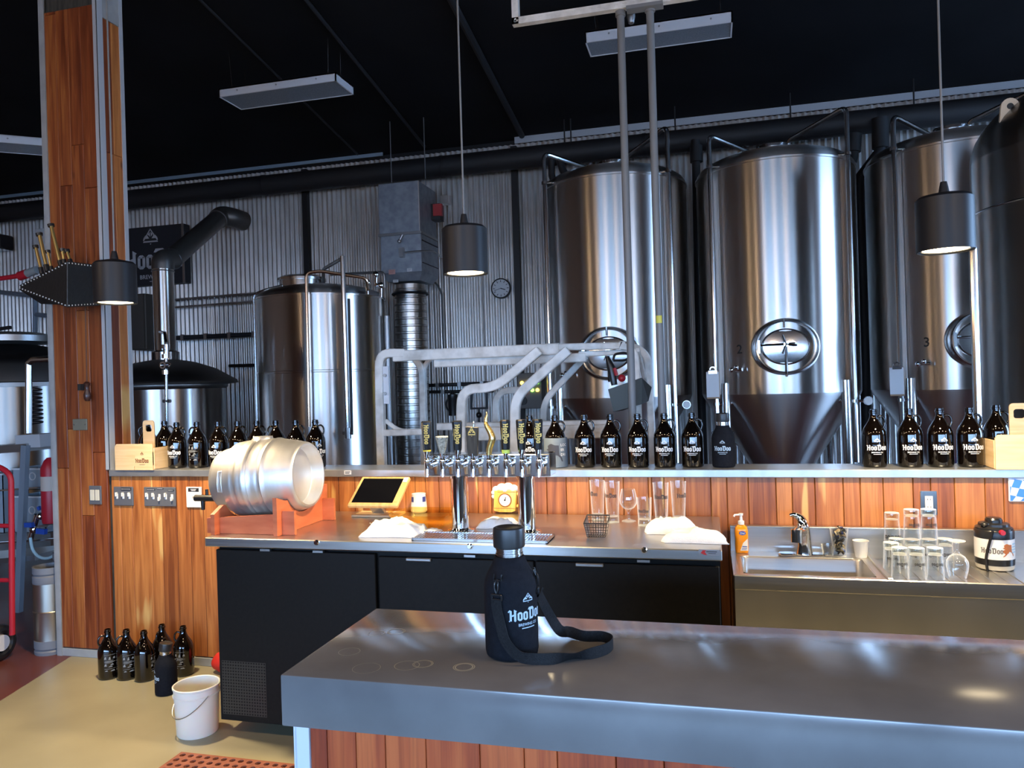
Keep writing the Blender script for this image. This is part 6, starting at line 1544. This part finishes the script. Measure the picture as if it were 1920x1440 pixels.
flask('black sleeved steel flask standing upright at the end of the growler row', onshelf(1357), 0, -.1)

D_CAR = .130
# wooden carriers, each with two growlers
def carrier(label, xc, yc, burn=True):
    t = thing('wooden_carrier', label, 'carrier', (xc, yc, ST))
    W, D, H, T = .138, .130, .155, .009
    m = MB(); m.prism([(-W, 0), (.0, 0), (.0, .02), (.01, .03), (.012, .09), (.02, .095), (.10, .095), (.108, .09), (.112, .03), (W, .03), (W, H), (W - .012, H + .006), (-W + .012, H + .006), (-W, H - .01)], T, ((0, -D, 0), (1, 0, 0), (0, 0, 1))); m.build('front_board', PALEW, t, smooth=0)
    m = MB(); m.prism([(.004, 0), (W, 0), (W, .11), (.108, .11), (.10, .098), (.012, .098)], T, ((0, -D - .001, 0), (1, 0, 0), (0, 0, 1))); fp = m.build('front_tab', PALEW, t, smooth=0)
    m = MB(); m.bb(-W, W, D - T, D, 0, H); m.build('back_board', PALEW, t)
    for s in (-1, 1): m = MB(); m.bb(s * W - T / 2, s * W + T / 2, -D, D, .004, H - .02); m.build('end_board', PALEW, t, bevel=.002)
    m = MB(); m.bb(-W, W, -D, D, 0, .006); m.build('floor_board', PALEW, t)
    return t
xc = PY(268, 860, WY + .05).x
ca = carrier('pale wooden growler carrier with burnt logo beside the pillar', xc, WY + .11)
i = Ink(); i.polys(LOGO, -.048, 0, .096); i.polys(EMBLEM, -.0, .052, .022); i.rect(-.02, .02, -.012, -.010); i.plane(((.062, -D_CAR - .0112, .045), (1, 0, 0), (0, 0, 1))).build('burnt_logo', pm('burnt_print', (.14, .045, .012), .7), ca)
def handle_board(par, x):
    o = rrect(-.042, .042, .0, .30, .02, 4); h = rrect(-.024, .024, .228, .272, .012, 4)
    n = len(o); m = MB(); T = .004
    vs = [(a, -T, b) for a, b in o] + [(a, -T, b) for a, b in h] + [(a, T, b) for a, b in o] + [(a, T, b) for a, b in h]
    fs = []
    for k in range(n):
        l = (k + 1) % n; fs += [(k, l, n + l, n + k), (2 * n + k, 3 * n + k, 3 * n + l, 2 * n + l), (k, 2 * n + k, 2 * n + l, l), (n + k, n + l, 3 * n + l, 3 * n + k)]
    m.add([(x + a, b - .0, c) for a, b, c in vs], fs); m.build('handle_board', PALEW, par, smooth=0)
handle_board(ca, .0)
growler('black glass growler in the pale carrier beside the pillar, the one nearest pillar', (xc - .062, WY + .11 + .0622, ST + .007), radians(40), 'growlers in the wooden carriers', True)
growler('black glass growler in the pale carrier beside the pillar, further from pillar', (xc + .066, WY + .11 + .0622, ST + .007), radians(200), 'growlers in the wooden carriers', True)
xr = PY(1852, 860, WY - .02).x + .168
cb = carrier('pale wooden growler carrier at the frame edge above the sink', xr, WY + .11)
handle_board(cb, .01)
growler('black glass growler sitting in the wooden carrier above the sink', (xr - .066, WY + .11 + .0622, ST + .007), 0, 'growlers in the wooden carriers')

# growlers on the floor by the half wall
g4 = 'growlers standing on the floor by the wall'
for px, py, nm, rz, bk_ in ((194, 1278, 'black glass growler on the floor, first from the wall end', 50, True), (229, 1279, 'black glass growler on the floor, second from the wall end', 50, True), (262, 1282, 'black glass growler on the floor, third from the wall end', 105, True), (296, 1268, 'black glass growler on the floor, hidden behind the sleeved flask', 95, True), (336, 1272, 'black glass growler on the floor, nearest the cooler', 15, True)):
    c = PZ(px, py - 5, 0); growler(nm, (c.x + .012, c.y + .03, 0), radians(rz), g4, bk_)
c = PZ(304, 1304, 0); fk = flask('black sleeved flask with tilted cap standing on the floor before the growlers', (c.x, c.y + .035, 0), radians(30), -1.2)
for c_ in fk.children:
    if c_.name.startswith('cap'):
        p_ = Vector((0, 0, .236)); Rm = Matrix.Rotation(radians(9), 3, 'Y'); c_.rotation_euler = Rm.to_euler(); c_.location = p_ - Rm @ p_
# bucket
c = PZ(371, 1371, 0)
bu = thing('plastic_bucket', 'white plastic bucket with wire handle on the floor beside cooler', 'bucket', (c.x, c.y, 0))
m = MB(); m.lathe([(0, .0), (.094, .0), (.096, .004), (.1045, .185), (.109, .187), (.110, .193), (.106, .197), (.1055, .222), (.110, .225), (.111, .233), (.107, .236), (.103, .233), (.093, .01), (0, .008)], 56); m.build('bucket_body', WPLAS, bu, smooth=40)
m = MB(); m.tube([(-.112 * cos(a) , -.112 * sin(a) - .0, .20 - .10 * sin(a * 1.0)) for a in [radians(k * 9) for k in range(0, 21)]], .0022, 6); m.v = [Matrix.Rotation(radians(-25), 3, 'Z') @ v for v in m.v]; m.build('wire_handle', DULLST, bu)
# red bag behind the cooler
c = PZ(402, 1266, 0); t = thing('red_bag', 'red cloth bag with black straps on the floor behind the bucket', 'bag', (c.x + .06, c.y + .05, 0))
m = MB(); m.sph((0, 0, .06), .09, (1.2, .7, .7), 20, 12); m.v = [Vector((v.x, v.y, max(0, v.z + .012 * noise.noise(v * 22)))) for v in m.v]; m.build('bag_body', REDC, t, smooth=70)
m = MB(); m.torus((.0, 0, .06), .078, .010, 24, 6, Matrix.Rotation(pi / 2, 3, 'Y')); m.v = [Vector((v.x, v.y * .86, max(0.002, .06 + (v.z - .06) * .88))) for v in m.v]; m.build('strap', BLKPR, t)
# rubber mat with holes
mx0, my1 = PZ(341, 1416, 0).x, PZ(341, 1416, 0).y
mt_ = thing('rubber_mat', 'terracotta rubber floor mat with round holes at the picture bottom', 'mat', (mx0 + .5, my1 - .3, 0))
m = MB(); cs_ = .043; nx, ny = 25, 12; zz = .013
for a in range(nx):
    for b in range(ny):
        x0, y0 = mx0 + a * cs_, my1 - (b + 1) * cs_; cx_, cy_ = x0 + cs_ / 2, y0 + cs_ / 2
        sq = [(x0 + cs_ * u, y0 + cs_ * v) for u, v in ((1, .5), (1, 1), (.5, 1), (0, 1), (0, .5), (0, 0), (.5, 0), (1, 0))]
        ci = [(cx_ + cs_ * .33 * cos(k * pi / 4), cy_ + cs_ * .33 * sin(k * pi / 4)) for k in range(8)]
        vs = [(x, y, zz - .002) for x, y in sq] + [(x, y, zz) for x, y in ci] + [(x, y, .001) for x, y in ci]
        m.add(vs, [(k, (k + 1) % 8, 8 + (k + 1) % 8, 8 + k) for k in range(8)] + [(8 + k, 8 + (k + 1) % 8, 16 + (k + 1) % 8, 16 + k) for k in range(8)])
m.build('mat_grid', RUBBER, mt_, world=True, smooth=0)
m = MB(); X1, Y0_ = mx0 + nx * cs_, my1 - ny * cs_
for q in ((mx0 - .012, X1 + .012, my1, my1 + .012), (mx0 - .012, X1 + .012, Y0_ - .012, Y0_), (mx0 - .012, mx0, Y0_, my1), (X1, X1 + .012, Y0_, my1)): m.bb(*q, 0, .009)
m.build('mat_edge', RUBBER, mt_, world=True)

# ================================================================== FOREGROUND BAR
FX0, FY0, FY1 = -.886, 1.417, 1.892
zb_ = PY(530, 1362, FY0).z
fb = thing('front_bar', 'foreground bar with thick grey concrete top and wood plank front', 'bar counter', (.9, 1.65, 0))
m = MB(); m.bb(FX0, 3.4, FY0, FY1, zb_, BT); m.build('concrete_top', CONCB, fb, world=True, bevel=.004, bseg=2)
PYF = FY0 + .045
lx0, lx1 = PY(555, 1400, PYF).x, PY(581, 1400, PYF).x
m = MB(); m.bb(lx0, lx1, PYF - .003, PYF + .02, 0, zb_); m.bb(lx0 - .003, lx0 + .004, PYF - .003, FY1 - .05, 0, zb_); m.build('corner_trim', pm('white_trim', (.62, .65, .72), .45), fb, world=True)
bxs = [lx1 + .001] + [PY(p, 1405, PYF).x for p in (613, 667, 722, 798, 899, 982, 1044, 1154, 1244)]
rnd = random.Random(2)
while bxs[-1] < 3.2: bxs.append(bxs[-1] + rnd.uniform(.07, .13))
for a, b in zip(bxs, bxs[1:]):
    m = MB(); m.bb(a + .0008, b - .0008, PYF, PYF + .018, .02, zb_ - .0005); m.build('plank', WOODB, fb, world=True, smooth=0, bevel=.0015)
m = MB(); m.bb(lx0 + .02, 3.3, PYF + .018, FY1 - .06, 0, zb_ - .001); m.build('carcass', DKWD, fb, world=True)
RINGM = pm('ring_stain', (.34, .33, .27), .4)
for k, (px, py, r, w) in enumerate(((743, 1184, .0215, .0007), (743, 1184, .0185, .0005), (706, 1187, .0195, .0004), (687, 1253, .0295, .0004), (763, 1248, .0265, .0008), (793, 1245, .0215, .0008), (793, 1245, .0185, .0006), (870, 1251, .0225, .0010), (870, 1251, .0185, .0014), (655, 1222, .024, .0004))):
    c = PZ(px, py, BT); m = MB(); m.lathe([(r - w, 0), (r + w, 0)], 40, (c.x, c.y, BT + .0003 + k * .00001)); m.build('ring_stain', RINGM, fb, world=True, smooth=0)
# flask with shoulder strap standing on the bar
GX, GYY = -.437, 1.622
sc_ = 1.0
ff = flask('black sleeved flask with shoulder strap standing on the concrete bar', (GX, GYY, BT), 0, radians(54), logo_w=.09)
for c_ in [c for c in ff.children if c.name.startswith('strap_ring')]: bpy.data.objects.remove(c_)
R = .0585
def pos(th, r, z): a = radians(th); return Vector((GX + r * sin(a), GYY - r * cos(a), BT + z))
thL, thR = -14, 100
m = MB()
for th in (thL, thR):
    a = radians(th); n_ = Vector((sin(a), -cos(a), 0)); e_ = Vector((cos(a), sin(a), 0))
    p = pos(th, .051, .180); m.bar([p - e_ * .009 + n_ * .002 + Vector((0, 0, .006)), p - e_ * .009 + n_ * .005 + Vector((0, 0, -.006)), p + e_ * .009 + n_ * .005 + Vector((0, 0, -.006)), p + e_ * .009 + n_ * .002 + Vector((0, 0, .006))], .003, .003)
    q = pos(th, .062, .158); m.tube([p + n_ * .006 + Vector((0, 0, -.004)), p + n_ * .011 + Vector((0, 0, -.012)) + e_ * .004, q + e_ * .004, q - Vector((0, 0, .012)), q - e_ * .004, p + n_ * .011 + Vector((0, 0, -.012)) - e_ * .004, p + n_ * .006 + Vector((0, 0, -.004))], .0022, 6, .004)
    z = q - Vector((0, 0, .018)); m.tube([z - e_ * .012 + Vector((0, 0, .004)), z + e_ * .012 + Vector((0, 0, .004)), z + e_ * .012 - Vector((0, 0, .006)), z - e_ * .012 - Vector((0, 0, .006)), z - e_ * .012 + Vector((0, 0, .004))], .0024, 6, .003)
m.build('strap_clip', BPLAS, ff, world=True)
def ribbon(P, Wd, w, t=.0016):
    vs = []; n = len(P)
    for k in range(n):
        T_ = (P[min(k + 1, n - 1)] - P[max(k - 1, 0)]).normalized(); W_ = (Wd[k] - T_ * Wd[k].dot(T_)).normalized(); N_ = T_.cross(W_)
        vs += [P[k] + W_ * w / 2 + N_ * t / 2, P[k] - W_ * w / 2 + N_ * t / 2, P[k] - W_ * w / 2 - N_ * t / 2, P[k] + W_ * w / 2 - N_ * t / 2]
    fs = [(3, 2, 1, 0), tuple(range(4 * n - 4, 4 * n))]
    for k in range(n - 1):
        for j in range(4): fs.append((4 * k + j, 4 * k + (j + 1) % 4, 4 * k + 4 + (j + 1) % 4, 4 * k + 4 + j))
    m = MB(); m.add(vs, fs); return m
def spline(K, n=8):
    out = []
    for k in range(len(K) - 1):
        p0, p1, p2, p3 = K[max(k - 1, 0)], K[k], K[k + 1], K[min(k + 2, len(K) - 1)]
        for s in range(n):
            t = s / n; out.append(.5 * ((2 * p1) + (p2 - p0) * t + (2 * p0 - 5 * p1 + 4 * p2 - p3) * t * t + (3 * p1 - p0 - 3 * p2 + p3) * t ** 3))
    return out + [K[-1]]
Z = Vector((0, 0, 1)); wv_ = .0125 * 2
def tab(px, py, h=.0125): p = PZ(px, py, BT); return Vector((p.x, p.y, BT + h))
eL = Vector((cos(radians(thL)), sin(radians(thL)), 0)); eR = Vector((cos(radians(thR)), sin(radians(thR)), 0))
K = [pos(thL, .064, .134), pos(thL + 1, .064, .115), pos(thL + 8, .067, .085), pos(thL + 18, .072, .05), pos(thL + 38, .080, .022), tab(1003, 1247, .0127), tab(1040, 1246, .0122), tab(1075, 1239, .010), tab(1110, 1236, .0127), tab(1140, 1226, .0127),
     tab(1149, 1213, .0127), tab(1130, 1204, .0127), tab(1096, 1203, .0125), tab(1068, 1196, .014), tab(1050, 1176, .03)]
last = PY(1032, 1156, 1.70); K += [PY(1050, 1182, 1.72), last, PY(1012, 1118, 1.655), pos(thR, .066, .134)]
K.pop(14)
Wk = [eL, eL, eL, (eL * .9 + Z * .3), (Z * .9 + eL * .5), Z, Z, (Z + Vector((.3, -.9, 0))), Z, Z, Z, Z, Z, (Z + Vector((.1, .6, 0))), (Vector((.6, .7, .3))), Vector((.55, .75, .2)), Vector((.3, .9, .1)), eR]
m = ribbon(spline(K), [w.normalized() for w in spline(Wk)], .0245); m.build('shoulder_strap', WEBB, ff, world=True, smooth=40)
